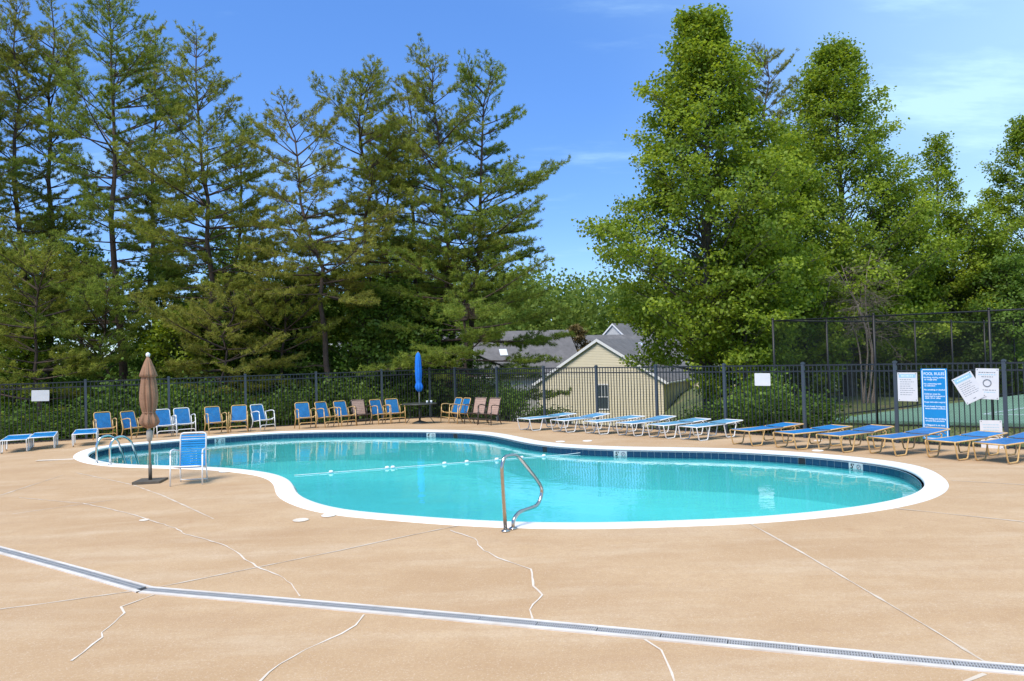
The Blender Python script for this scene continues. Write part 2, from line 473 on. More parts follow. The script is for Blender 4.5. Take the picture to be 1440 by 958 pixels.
def water_material():
    mt = bpy.data.materials.new('pool_water'); mt.use_nodes = True
    nt = mt.node_tree; nt.nodes.clear(); L = nt.links.new
    out = nt.nodes.new('ShaderNodeOutputMaterial')
    tc = nt.nodes.new('ShaderNodeTexCoord')
    def noise(sc, det, stretch):
        mp = nt.nodes.new('ShaderNodeMapping'); mp.inputs['Scale'].default_value = stretch
        L(tc.outputs['Object'], mp.inputs[0])
        n = nt.nodes.new('ShaderNodeTexNoise'); n.inputs['Scale'].default_value = sc; n.inputs['Detail'].default_value = det
        L(mp.outputs[0], n.inputs['Vector']); return n.outputs[0]
    def bump(h, st, dist, prev=None):
        b = nt.nodes.new('ShaderNodeBump'); b.inputs['Strength'].default_value = st; b.inputs['Distance'].default_value = dist
        L(h, b.inputs['Height'])
        if prev: L(prev, b.inputs['Normal'])
        return b.outputs[0]
    nrm = bump(noise(1.6, 2, (1, 1.3, 1)), 0.5, 0.012)
    nrm = bump(noise(7, 2, (1, 1.4, 1)), 0.35, 0.004, nrm)
    fr = nt.nodes.new('ShaderNodeFresnel'); fr.inputs[0].default_value = 1.33; L(nrm, fr.inputs[1])
    tr = nt.nodes.new('ShaderNodeBsdfTransparent'); tr.inputs[0].default_value = (0.35, 0.86, 0.91, 1)
    gl = nt.nodes.new('ShaderNodeBsdfGlossy'); gl.inputs['Roughness'].default_value = 0.02
    gl.inputs[0].default_value = (1, 1, 1, 1); L(nrm, gl.inputs['Normal'])
    mx = nt.nodes.new('ShaderNodeMixShader')
    L(fr.outputs[0], mx.inputs[0]); L(tr.outputs[0], mx.inputs[1]); L(gl.outputs[0], mx.inputs[2])
    L(mx.outputs[0], out.inputs[0])
    return mt
M['water'] = water_material()
M['plaster'] = mat('pool_plaster', (0.62, 0.82, 0.82), 0.7, var=0.04, scale=0.8)

# ------------------------------------------------------------------ ground sheet, deck, pool
def smooth(a, b, x):
    t = np.clip((x - a) / (b - a), 0, 1); return t * t * (3 - 2 * t)
DECK_POLY = np.array([left_post(-4.2) - LNORM * -0.12, CORNER + np.array([0.03, 0.12]), right_post(10.5) + RNORM * 0.12,
                      (30.0, -14.0), (-34.0, -14.0), (-34.0, 13.0)])
def beyond(x, y):
    """metres behind the left / right fence line (negative on the pool side)"""
    dl = (x - CORNER[0]) * LNORM[0] + (y - CORNER[1]) * LNORM[1]
    dr = (x - CORNER[0]) * RNORM[0] + (y - CORNER[1]) * RNORM[1]
    return np.maximum(dl, dr), dl, dr
def terrain_z(x, y):
    d, dl, dr = beyond(x, y)
    d = np.maximum(d, 0)
    fall = -0.18 - np.minimum(0.14 * d, 4.2)
    flat = -0.18 - 0.012 * np.minimum(np.maximum(d - 16, 0), 40) * 3
    w = smooth(3.0, 9.0, x - 0.12 * (y - 18) * (x > 0))     # the tennis court side stays level
    z = fall * (1 - w) + flat * w
    return z + 0.10 * np.sin(x * 0.31) * np.cos(y * 0.27) * smooth(2, 10, d)
def build_ground():
    xs = np.r_[np.arange(-700, -80, 62), np.arange(-80, 80, 1.0), np.arange(80, 701, 62)]
    ys = np.r_[np.arange(-200, -24, 44), np.arange(-24, 130, 1.0), np.arange(130, 1100, 60)]
    X, Y = np.meshgrid(xs, ys); Z = terrain_z(X, Y)
    d, _, _ = beyond(X, Y)
    Z = np.where((d < -1.4) & (X > -33) & (X < 29) & (Y > -13), -3.2, Z)
    nx, ny = len(xs), len(ys)
    V = np.c_[X.ravel(), Y.ravel(), Z.ravel()]
    i = np.arange(nx * ny).reshape(ny, nx)
    F = np.c_[i[:-1, :-1].ravel(), i[:-1, 1:].ravel(), i[1:, 1:].ravel(), i[1:, :-1].ravel()]
    struct(link('ground', big_mesh('ground', V, F, M['terrain'], True)))
build_ground()

def build_deck():
    poly = DECK_POLY
    pts, edges = [], []
    def loop(P):
        o = len(pts)
        for p in P: pts.append(Vector((float(p[0]), float(p[1]))))
        for k in range(len(P)): edges.append((o + k, o + (k + 1) % len(P)))
    loop(outer); loop(poly)
    for x in np.arange(-33, 30, 0.9):
        for y in np.arange(-13, 31, 0.9):
            if inside(poly, x, y) and pool_dist(x, y) > 0.35: pts.append(Vector((float(x), float(y))))
    vs, es, fs, *_ = delaunay_2d_cdt(pts, edges, [], 0, 1e-5)
    V = [(v.x, v.y, zdeck(v.x, v.y)) for v in vs]
    F = []
    for f in fs:
        cx = sum(vs[k].x for k in f) / len(f); cy = sum(vs[k].y for k in f) / len(f)
        if inside(poly, cx, cy) and not inside(outer, cx, cy): F.append(tuple(f))
    mb = MB(); mb.add(V, F, True)
    n = len(poly)                                        # skirt: the slab has an edge
    P = [(x, y, zdeck(x, y)) for x, y in poly]
    mb.add(P + [(x, y, -0.4) for x, y in poly], [(k, n + k, n + (k + 1) % n, (k + 1) % n) for k in range(n)])
    return struct(mb.build('pool_deck', M['deck']))
deck = build_deck()

pool = link('swimming_pool', None, None, (0, 0, 0)); struct(pool)
N = len(outer)
def ring(rows, closed_bottom=False):
    """rows: list of (outline, z); returns verts, faces joining the rows"""
    V, F = [], []
    for P, z in rows: V += [(p[0], p[1], z) for p in P]
    for r in range(len(rows) - 1):
        for k in range(N):
            F.append((r * N + k, r * N + (k + 1) % N, (r + 1) * N + (k + 1) % N, (r + 1) * N + k))
    if closed_bottom: F.append(tuple((len(rows) - 1) * N + k for k in range(N)))
    return V, F
mb = MB()
V, F = ring([(outer, -0.06), (outer, 0.006), (offset_in(outer, 0.012, 0), 0.015), (offset_in(outer, 0.30), 0.018), (offset_in(outer, 0.322), 0.008),
             (inner, -0.014), (offset_in(outer, 0.326), -0.040), (offset_in(outer, 0.31), -0.05), (wall + normals_in(wall) * -0.06, -0.05)])
mb.add(V, F, True); mb.build('coping', M['coping'], pool)
mb = MB()
V, F = ring([(wall, -0.045), (wall, -0.9), (offset_in(outer, 0.6), -1.25), (offset_in(outer, 1.0), -1.4)], True)
mb.add(V, F, False); mb.build('basin', M['plaster'], pool)
water = MB()
water.add([(p[0], p[1], WATER_Z) for p in offset_in(outer, 0.352)], [tuple(range(N))])
w = water.build('water', M['water']); struct(w)

# waterline tiles on the walls that face the camera
wl_len = np.r_[0, np.cumsum(np.linalg.norm(np.diff(np.vstack([wall, wall[:1]]), axis=0), axis=1))]
n_t = int(wl_len[-1] / 0.156)
wall_n = normals_in(wall)
tile_me = MB().box((0, 0, 0), (0.150, 0.012, 0.128)).mesh('tile', M['tile'])
tile_sk = MB().box((0, 0, 0), (0.150, 0.012, 0.128)).mesh('tile_dark', mat('skimmer_mouth_shade', (0.004, 0.005, 0.008), 0.7))  # solid black tile, painted as the shade inside a skimmer opening
grout = MB()
def wall_at(s):
    s = s % wl_len[-1]; k = min(int(np.searchsorted(wl_len, s, 'right')) - 1, N - 1)
    t = (s - wl_len[k]) / (wl_len[k + 1] - wl_len[k]); k2 = (k + 1) % N
    p = wall[k] * (1 - t) + wall[k2] * t; n = wall_n[k] * (1 - t) + wall_n[k2] * t
    return p, n / np.linalg.norm(n)
def screen(p):
    d = np.array(p, float) - np.array([0, 0, CAM_H]); zc_ = d @ cF
    return 720 + FPX * (d @ r2) / zc_, 479 - FPX * (d @ u2) / zc_
MARK = {310: "3'", 609: "4'", 880: "5'", 1213: "5'"}
SKIM = (641, 764, 1128)
spots = []
for k in range(n_t):
    p, n = wall_at((k + 0.5) * 0.156)
    if np.dot(n, -p) < 0.02 * np.linalg.norm(p): continue
    sx, sy = screen((p[0], p[1], -0.12))
    spots.append((p, n, sx))
used = set()
def nearest(px):
    far = [q for q in range(len(spots)) if spots[q][0][1] > 13]
    return min(far, key=lambda q: abs(spots[q][2] - px))
mark_at = {}
for px, txt in MARK.items():
    q = nearest(px); mark_at[q] = txt; used.add(q); used.add(q + 1)
skim_at = set(nearest(px) for px in SKIM)
for q, (p, n, sx) in enumerate(spots):
    ang = math.atan2(n[1], n[0]) - math.pi / 2
    if q in mark_at:
        p2 = (p + spots[(q + 1) % len(spots)][0]) / 2
        mk = MB().box((0, 0, 0), (0.306, 0.018, 0.130)).build('depth_marker', M['marker'], pool, (p2[0] + n[0] * .004, p2[1] + n[1] * .004, -0.116))
        mk.rotation_euler = (0, 0, ang)
        # local +y is the wall normal (towards the water)
        cu = bpy.data.curves.new('digit', 'FONT'); cu.body = mark_at[q]; cu.size = 0.125; cu.align_x = 'CENTER'; cu.align_y = 'CENTER'
        cu.offset = 0.004
        cu.materials.append(M['ink'])
        t = link('digit', text_mesh(cu), mk, (0.075, 0.011, 0)); t.rotation_euler = (math.pi / 2, 0, math.pi)
        g = MB().tube([(-0.072 + 0.044 * math.cos(a), 0.012, 0.044 * math.sin(a)) for a in np.linspace(0, 2 * math.pi, 20, endpoint=False)], 0.008, 5, True)
        g.tube([(-0.108, 0.012, 0.035), (-0.036, 0.012, -0.035)], 0.006, 5)
        g.build('no_diving_symbol', M['grey_ink'], mk)
    elif q in used: continue
    else:
        o = link('tile', tile_sk if q in skim_at else tile_me, pool, (p[0] + n[0] * .003, p[1] + n[1] * .003, -0.116), ang)
V, F = [], []
gb = wall + wall_n * 0.004
mb = MB(); V, F = ring([(gb, -0.048), (gb, -0.212)]); mb.add(V, F); mb.build('grout_band', M['grout'], pool)

# joints and filled cracks in the deck
def ribbon(pxs, width, name, mt, lift=0.004, jitter=0.0, mbx=None):
    P = [ground(x, y) for x, y in pxs]; Q = []
    for a, b in zip(P[:-1], P[1:]):
        k = max(1, int(np.linalg.norm(b - a) / 0.12))
        for i in range(k):
            q = a + (b - a) * i / k
            if 0 < i: q[:2] += rng.normal(0, jitter, 2)
            Q.append(q)
    Q.append(P[-1]); Q = np.array(Q); n = len(Q)
    t = np.gradient(Q[:, :2], axis=0); t /= np.linalg.norm(t, axis=1)[:, None] + 1e-9
    nn = np.c_[-t[:, 1], t[:, 0]]
    w_ = width * (0.5 + (rng.uniform(-0.32, 0.3, n) if jitter else 0))
    w_ = np.broadcast_to(w_, (n,))
    V = []
    for i in range(n):
        for s in (-1, 1):
            x, y = Q[i, :2] + s * nn[i] * w_[i]
            V.append((x, y, zdeck(x, y) + lift))
    F = [(2 * i, 2 * i + 1, 2 * i + 3, 2 * i + 2) for i in range(n - 1)]
    return MB().add(V, F).build(name, mt, deck)
CR = [
 [(27,700),(117,708),(150,715),(187,724),(210,731.7),(247,743),(260,751.7),(283,757),(312,765.7),(333,777),(360,797),(393,810),(410,821.7),(421.7,839)],
 [(221.7,835),(170,854),(175,862.7),(143,890),(144,896.7),(130,906.7),(100,930)],
 [(511.7,865),(500,880),(480,892),(430,914),(393,935),(366.7,958),(340,980)],
 [(633,746),(668,758),(676.7,770.7),(700,785),(746.7,801),(750,825),(762.7,837.3),(745,858),(749,871)],
 [(906.7,900),(930,915),(940,936.7),(948,958),(955,985)],
]
for c in CR: ribbon(c, 0.015, 'crack', M['sealant'], 0.005, 0.007)
JT = [
 ([(220,826.7),(363,798),(480,774),(560,756.7),(650,738.6)], 0.020), ([(0,857),(187,831.7)], 0.022), ([(-30,729),(160,703)], 0.018),
 ([(1055,737),(1126.7,776.7),(1310,885),(1390,934)], 0.024), ([(1385,948),(1340,966)], 0.024), ([(1260,715.5),(1440,734),(1500,740)], 0.024),
 ([(1338,676),(1440,682),(1500,686)], 0.018), ([(107,665),(187,682),(226,696),(300,730)], 0.022), ([(0,697),(90,668)], 0.022)]
for c, wd in JT: ribbon(c, wd, 'joint', M['joint'], 0.004, 0.001)
lid_me = {}
for (px, py, r, mt) in ((423, 732, 0.11, 'sealant'), (462, 725.5, 0.10, 'coping'), (317, 663.5, 0.13, 'coping'), (788, 621.5, 0.12, 'coping'),
                        (826, 620.5, 0.12, 'coping'), (1150, 634.2, 0.12, 'coping'), (1150, 620, .1, 'sealant'), (203, 732, 0.07, 'sealant')):
    p = ground(px, py)
    mb = MB().lathe([(r, 0), (r, 0.008), (r * 0.93, 0.011), (r * 0.9, 0.008), (r * 0.2, 0.008)], 28)
    o = mb.build('skimmer_lid', M[mt], deck, (p[0], p[1], p[2] + 0.003))
pt = MB().box((0, 0, 0.004), (0.85, 0.16, 0.006)).build('patch', M['sealant'], deck, tuple(ground(78, 647) + np.array([0, 0, .002]))); pt.rotation_euler = (0, 0, 0.12)

# trench drain
drain = thing('trench_drain', (0, 0, 0), 0, 'white edged trench drain with slotted grey grate crossing the tan deck', 'drain')
A, B, D2 = ground(-60, 758)[:2], ground(205, 830)[:2], ground(1520, 950.5)[:2]
gr_me = MB()
SEC = 0.52
for s in (-0.043, 0.0, 0.043): gr_me.box((0, s, 0.0), (SEC - 0.008, 0.010 if s else 0.012, 0.008))
for k in range(26): gr_me.box((-SEC / 2 + 0.01 + k * 0.02, 0, -0.0005), (0.0095, 0.08, 0.007))
gr_me = gr_me.mesh('grate', M['grate'])
def drain_run(a, b, ext_a=0.0):
    d = b - a; Lr = np.linalg.norm(d); d /= Lr; n = np.array([-d[1], d[0]]); ang = math.atan2(d[1], d[0])
    k = max(2, int(Lr / 1.0))
    for name, off, wd, h, mt in (('channel_shade', 0.0, 0.092, 0.003, 'void_shade'), ('edge_strip', 0.069, 0.036, 0.012, 'drain_white'), ('edge_strip', -0.076, 0.050, 0.012, 'drain_white')):  # first strip lies on the deck, its dark colour stands for the shaded hollow
        V, F = [], []
        for i in range(k + 1):
            q = a + d * Lr * i / k + n * off
            z = zdeck(*q)
            for s, zz in ((-1, z - 0.01), (-1, z + h), (1, z + h), (1, z - 0.01)):
                x, y = q + n * s * wd / 2; V.append((x, y, zz))
        for i in range(k):
            for j in range(3): F.append((4 * i + j, 4 * i + j + 1, 4 * i + 4 + j + 1, 4 * i + 4 + j))
        MB().add(V, F).build(name, M[mt], drain)
    for i in range(int(Lr / SEC)):
        q = a + d * (i + 0.5) * SEC
        link('grate', gr_me, drain, (q[0], q[1], zdeck(*q) + 0.008), ang)
drain_run(A, B); drain_run(B, D2)

# ------------------------------------------------------------------ pool fence
def fence(name, posts, label, first_skip=False):
    root = thing(name, (posts[0][0], posts[0][1], FENCE_BASE), 0, label, 'fence')
    o = np.array(posts[0])
    H = FENCE_TOP - FENCE_BASE
    post_me = MB().box((0, 0, (H - 0.02) / 2 - 0.1), (0.072, 0.072, H + 0.18)).box((0, 0, H - 0.005), (0.088, 0.088, 0.03)).box((0, 0, H + 0.018), (0.05, 0.05, 0.02)).mesh('post', M['fence_post'])
    zt = H - 0.055
    pk_me = MB().box((0, 0, (zt + 0.05) / 2 + 0.02), (0.019, 0.019, zt - 0.05)).mesh('picket', M['fence'])
    for i, p in enumerate(posts):
        q = np.array(p) - o
        if not (first_skip and i == 0): link('post', post_me, root, (q[0], q[1], 0), math.atan2(*(LDIR if 'left' in label else RDIR)[::-1]))
    for a, b in zip(posts[:-1], posts[1:]):
        a, b = np.array(a) - o, np.array(b) - o
        d = b - a; Lp = np.linalg.norm(d); ang = math.atan2(d[1], d[0]); c = (a + b) / 2
        for z in (zt, zt - 0.155, 0.10):
            MB().box((0, 0, 0), (Lp - 0.074, 0.032, 0.036)).build('rail', M['fence'], root, (c[0], c[1], z)).rotation_euler = (0, 0, ang)
        n = max(2, round((Lp - 0.07) / 0.109))
        for k in range(1, n):
            q = a + d * (0.035 + (Lp - 0.07) * k / n) / Lp
            link('picket', pk_me, root, (q[0], q[1], 0), ang)
    return root
fence('pool_fence', [left_post(n) for n in (-2, -1, 0, 1, 2, 3, 4)] + [CORNER],
      'black picket fence on the left side of the pool in front of the pines')
fence('pool_fence', [CORNER] + [right_post(n) for n in range(-2, 9)],
      'black picket fence on the right side of the pool behind the loungers', True)

# ------------------------------------------------------------------ chairs
def strap(mb, a, b, wd, th, nrm):
    """a flat band from a to b, wd wide along t, th thick along nrm"""
    a, b, nrm = np.array(a, float), np.array(b, float), np.array(nrm, float)
    nrm /= np.linalg.norm(nrm)
    d = (b - a) / np.linalg.norm(b - a); t = np.cross(nrm, d); t /= np.linalg.norm(t)
    sag = -0.006
    V = []
    K = 4
    for i in range(K + 1):
        s = i / K; c = a + (b - a) * s + nrm * sag * math.sin(math.pi * s)
        for p, q in ((-1, -1), (1, -1), (1, 1), (-1, 1)): V.append(c + t * wd / 2 * p + nrm * th / 2 * q)
    F = []
    for i in range(K):
        for j in range(4): F.append((4 * i + j, 4 * i + (j + 1) % 4, 4 * i + 4 + (j + 1) % 4, 4 * i + 4 + j))
    F += [(0, 3, 2, 1), (4 * K, 4 * K + 1, 4 * K + 2, 4 * K + 3)]
    return mb.add(V, F)

def make_chair(frame, cover, woven=False, upright=False):
    """pool chair facing -y, origin on the ground between the front legs"""
    root = link('pool_chair', None)
    R = 0.0145
    w2, wb = 0.285, 0.235
    back_top = (0.50, 0.93) if upright else (0.60, 0.84)
    sb, sf = (0.42, 0.28) if upright else (0.42, 0.31)           # rear seat y, z
    f_z = 0.35 if upright else 0.37
    for s in (-1, 1):
        MB().tube(fillet([(s * w2, 0, 0), (s * w2, 0.045, 0.56)], 0.02), R).build('leg', frame, root)
        MB().tube(fillet([(s * w2, 0.045, 0.56), (s * w2, 0.055, 0.64), (s * w2, 0.20, 0.655), (s * w2 * 0.95, 0.50, 0.60)], 0.07), R).build('arm', frame, root)
        if upright:
            rp = [(s * wb, 0.435, 0.36), (s * (wb + 0.01), 0.48, 0.0)]
        else:
            rp = [(s * w2 * 0.95, 0.49, 0.60), (s * w2 * 0.95, 0.40, 0.30), (s * w2 * 0.95, 0.56, 0.0)]
        MB().tube(fillet(rp, 0.12), R).build('leg', frame, root)
    b0 = np.array([0, sb, sf]); b1 = np.array([0, back_top[0], back_top[1]])
    pts = [(-wb, *b0[1:]), (-wb, *b1[1:]), (wb, *b1[1:]), (wb, *b0[1:])]
    if not woven: MB().tube(fillet(pts, 0.075, 7), R).build('back_frame', frame, root)
    else: MB().tube(fillet(pts, 0.05, 6), R * 0.9).build('back_frame', frame, root)
    MB().tube(fillet([(-wb, sb, sf), (-wb, 0.02, f_z), (wb, 0.02, f_z), (wb, sb, sf)], 0.05), R).build('seat_frame', frame, root)
    if upright:
        MB().tube([(-wb - 0.01, 0.465, 0.05), (wb + 0.01, 0.465, 0.05)], 0.009).build('stretcher', frame, root)
    else:
        MB().tube(fillet([(-w2, 0.008, 0.10), (-w2 + 0.03, 0.008, 0.20), (w2 - 0.03, 0.008, 0.20), (w2, 0.008, 0.10)], 0.05), R * 0.9).build('stretcher', frame, root)
        MB().tube(fillet([(-w2, 0.05, 0.42), (-wb * 0.5, 0.10, 0.335), (wb * 0.5, 0.10, 0.335), (w2, 0.05, 0.42)], 0.16), R * 0.8).build('seat_support', frame, root)
    bd = b1 - b0; Lb = np.linalg.norm(bd); bd /= Lb; bn = np.cross((1, 0, 0), bd)
    if woven:
        for k in range(9):
            c = b0 + bd * (0.03 + (Lb - 0.06) * k / 8) - bn * 0.004
            strap(MB(), (-wb - .01, *c[1:]), (wb + .01, *c[1:]), 0.050, 0.005, -bn).build('strap', cover, root)
        for k in range(7):
            x = -wb * 0.86 + wb * 1.72 * k / 6
            a_, c_ = b0 - bn * 0.010, b1 + bd * 0.025 - bn * 0.010
            strap(MB(), (x, *a_[1:]), (x, *c_[1:]), 0.052, 0.005, -bn).build('strap', cover, root)
    else:
        nb = 13
        for k in range(nb):
            c = b0 + bd * (0.05 + (Lb - 0.10) * k / (nb - 1))
            strap(MB(), (-wb, *c[1:]), (wb, *c[1:]), (Lb - 0.10) / (nb - 1) * 0.76, 0.007, -bn).build('strap', cover, root)
    for k in range(8):
        t = (k + 0.5) / 8
        y, z = 0.02 + (sb - 0.04) * t, f_z + (sf - f_z) * t + 0.004
        strap(MB(), (-wb, y, z), (wb, y, z), 0.040, 0.007, (0, 0, 1)).build('strap', cover, root)
    return root
CH = {'tan': make_chair(M['tan_metal'], M['blue_strap']), 'white': make_chair(M['white_metal'], M['blue_strap']),
      'woven': make_chair(M['brown_metal'], M['brown_strap'], True), 'front': make_chair(M['white_metal'], M['blue_strap_front'], False, True)}
ch_used = set()
def place_chair(kind, px, py, phi, label, group):
    o = CH[kind] if kind not in ch_used else copy_tree(CH[kind]); ch_used.add(kind)
    p = ground(px, py); o.location = tuple(p); o.rotation_euler = (0, 0, math.radians(phi))
    tag(o, label, 'chair', group); return o
GA = 'blue chairs in the left row by the fence'
GB_ = 'chairs between the pines and the table'
GC = 'chairs clustered right of the blue umbrella'
CHAIRS = [
 ('tan', 150.6, 619.3, 40, 'tan-framed blue pool chair at the far left end of the chair row, behind the ladder', GA),
 ('tan', 197, 617.5, 62, 'tan-framed blue pool chair turned right, just left of the closed brown umbrella', GA),
 ('white', 235, 615.2, 38, 'white-framed blue pool chair half hidden behind the closed brown umbrella', GA),
 ('white', 262.5, 612.6, 37, 'white-framed blue pool chair above the lone front chair, right of the brown umbrella', GA),
 ('tan', 307, 610.4, 38, 'tan-framed blue pool chair fifth from the left in the row', GA),
 ('tan', 335, 608.4, 15, 'tan-framed blue pool chair facing straight ahead, sixth from the left in the row', GA),
 ('white', 377, 606.2, 54, 'white-framed blue pool chair turned right at the right end of its row of seven', GA),
 ('tan', 433, 603, 33, 'tan-framed blue pool chair at the left end of the row before the pine trunk', GB_),
 ('tan', 467, 601.3, 52, 'tan-framed blue pool chair second from the left in the row of six', GB_),
 ('tan', 491, 599.6, 44, 'tan-framed blue pool chair just left of the lone woven chair in its row', GB_),
 ('woven', 513, 598, 34, 'brown woven-strap chair standing alone among the blue chairs', GB_),
 ('tan', 542, 596.6, 46, 'tan-framed blue pool chair just right of the lone woven chair', GB_),
 ('tan', 560, 595.6, 31, 'tan-framed blue pool chair nearest the umbrella table on its left', GB_),
 ('tan', 625.5, 594.8, -56, 'tan-framed blue pool chair facing left, first right of the umbrella table', GC),
 ('tan', 637, 596, -56, 'tan-framed blue pool chair facing left, next to the two woven chairs', GC),
 ('woven', 663, 596.6, -32, 'brown woven-strap chair, left one of the pair right of the table', GC),
 ('woven', 681, 598.2, -38, 'brown woven-strap chair, right one of the pair right of the table', GC),
]
for a in CHAIRS: place_chair(*a)
place_chair('front', 262, 683.3, 6, 'upright white-framed chair with bright blue straps standing alone at the pool edge', None)

# ------------------------------------------------------------------ loungers
def make_lounger(frame, cover, back_deg, L=1.86, W=0.58):
    """foot end at y=0 corner (0,0), bed runs +y, origin at the foot-left corner on the ground"""
    root = link('sun_lounger', None)
    R, z0 = 0.0145, 0.35
    hinge = L * 0.62; a = math.radians(back_deg); bl = L - hinge
    for x in (0.0, W):
        MB().tube([(x, 0.05, z0), (x, hinge, z0)], R).build('side_rail', frame, root)
        for y0 in (0.0, L * 0.56):
            pts = [(x, y0 + 0.06, z0), (x, y0 + 0.0, z0 - 0.005), (x, y0 + 0.09, 0.015), (x, y0 + 0.40, 0.015), (x, y0 + 0.50, z0 - 0.005), (x, y0 + 0.44, z0)]
            MB().tube(fillet(pts, 0.05, 5), R).build('leg', frame, root)
    MB().tube([(0, 0.02, z0), (W, 0.02, z0)], R).build('foot_bar', frame, root)
    MB().tube([(0, L * 0.78, z0 - 0.02), (W, L * 0.78, z0 - 0.02)], R * 0.8).build('cross_bar', frame, root)
    ye, ze = hinge + bl * math.cos(a), z0 + 0.012 + bl * math.sin(a)
    MB().tube(fillet([(0.012, hinge, z0 + 0.012), (0.012, ye, ze), (W - 0.012, ye, ze), (W - 0.012, hinge, z0 + 0.012)], 0.05), R).build('back_frame', frame, root)
    if back_deg > 2:
        for x in (0.03, W - 0.03):
            MB().tube([(x, hinge + bl * 0.62 * math.cos(a), z0 + bl * 0.62 * math.sin(a)), (x, hinge + bl * 0.8, z0 - 0.02)], R * 0.7).build('prop', frame, root)
    pitch = 0.058
    n1 = int((hinge - 0.06) / pitch)
    for k in range(n1):
        y = 0.07 + k * pitch; s = -0.012 * math.sin(math.pi * k / n1)
        strap(MB(), (0, y, z0 + 0.014 + s), (W, y, z0 + 0.014 + s), 0.054, 0.007, (0, 0, 1)).build('strap', cover, root)
    n2 = int((bl - 0.03) / pitch)
    for k in range(n2):
        d = 0.035 + k * pitch
        strap(MB(), (0.012, hinge + d * math.cos(a), z0 + 0.022 + d * math.sin(a)), (W - 0.012, hinge + d * math.cos(a), z0 + 0.022 + d * math.sin(a)), 0.054, 0.007, (0, -math.sin(a), math.cos(a))).build('strap', cover, root)
    return root
LG = {'white': make_lounger(M['white_metal'], M['pale_strap'], 2.5), 'tan': make_lounger(M['tan_metal'], M['blue_strap'], 2.5),
      'white2': make_lounger(M['white_metal'], M['pale_strap2'], 5), 'tan2': make_lounger(M['tan_metal'], M['blue_strap2'], 5),
      'flat': make_lounger(M['white_metal'], M['blue_strap_front'], 0.5, 1.6, 0.60)}
lg_used = set()
def place_lounger(kind, px, py, dirv, label, group):
    o = LG[kind] if kind not in lg_used else copy_tree(LG[kind]); lg_used.add(kind)
    p = ground(px, py, 0.35)
    o.location = tuple(p); o.rotation_euler = (0, 0, math.atan2(dirv[1], dirv[0]) - math.pi / 2)
    tag(o, label, 'lounger', group); return o
ordn = ['first', 'second', 'third', 'fourth', 'fifth', 'sixth']
for i, (x, y) in enumerate([(727.5, 588.7), (774, 590.7), (820, 592.7), (866, 594.9), (910, 597.2), (954, 599.6)]):
    j = random.uniform(0.12, 0.24); d = RNORM * math.cos(j) + RDIR * math.sin(j)
    place_lounger('white2' if i in (1, 3) else 'white', x, y, d, 'white-framed pale blue lounger, %s from the left in the white row before the cream house' % ordn[i], 'white loungers along the right fence')
for i, (x, y) in enumerate([(1026.4, 604.5), (1087, 608), (1147.7, 611), (1219, 614.6), (1301, 619.2), (1368, 622.8)]):
    j = random.uniform(0.27, 0.40); d = RNORM * math.cos(j) + RDIR * math.sin(j)
    place_lounger('tan2' if i in (2, 3, 5) else 'tan', x, y, d, 'gold-framed blue lounger, %s from the left in the gold row near the signs' % ordn[i], 'gold loungers along the right fence')
for i, (x, y) in enumerate([(0, 620.5), (40, 616.3), (101.5, 611.5)]):
    place_lounger('flat', x, y, LNORM, 'flat white-framed blue lounger %s' % ['at the left edge of the photo', 'in the middle of the three at far left', 'nearest the ladder, right of the other two flat ones'][i], 'flat loungers at far left')

# ------------------------------------------------------------------ umbrellas, table
def folds(amp, k):
    return lambda a, z, r: 1 + amp * math.sin(k * a + 1.3 * math.sin(3 * z)) + amp * 0.5 * math.sin((k * 2 + 1) * a + z * 4)
def brown_umbrella():
    p = ground(211.5, 678)
    u = thing('closed_umbrella', tuple(p), 0, 'closed brown patio umbrella on a square base at the pool edge', 'umbrella')
    b = MB().box((0, 0, 0.022), (0.50, 0.50, 0.044)).build('base', M['base_dark'], u); b.rotation_euler = (0, 0, 0.10)
    MB().tube([(0, 0, 0.03), (0, 0, 0.34)], 0.034, 14).build('base_sleeve', M['base_dark'], u)
    MB().tube([(0, 0, 0.30), (0, 0, 2.38)], 0.021, 12).build('pole', M['pole_grey'], u)
    MB().lathe([(0.03, 0.78), (0.046, 0.80), (0.058, 0.90), (0.056, 0.97), (0.035, 1.0)], 12).build('crank_box', M['pole_grey'], u)
    prof = [(0.05, 1.03), (0.10, 1.06), (0.145, 1.10), (0.165, 1.15), (0.15, 1.22), (0.112, 1.30), (0.100, 1.33), (0.112, 1.37), (0.132, 1.47), (0.146, 1.60),
            (0.142, 1.72), (0.130, 1.85), (0.118, 1.95), (0.105, 2.06)]
    c = MB().lathe(prof, 96, wob=folds(0.13, 8)).build('canopy', M['canopy_brown'], u)
    MB().lathe([(0.09, 2.0), (0.150, 2.03), (0.138, 2.08), (0.100, 2.20), (0.058, 2.32), (0.022, 2.40)], 96, wob=folds(0.10, 8)).build('vent_cap', M['canopy_brown'], u)
    MB().tube([(0.11 * math.cos(a), 0.11 * math.sin(a), 1.33) for a in np.linspace(0, 6.283, 24, endpoint=False)], 0.010, 6, True).build('tie', M['canopy_brown'], u)
    MB().lathe([(0.010, 2.39), (0.030, 2.405), (0.042, 2.435), (0.036, 2.465), (0.012, 2.485)], 16).build('finial', M['plastic_white'], u)
brown_umbrella()
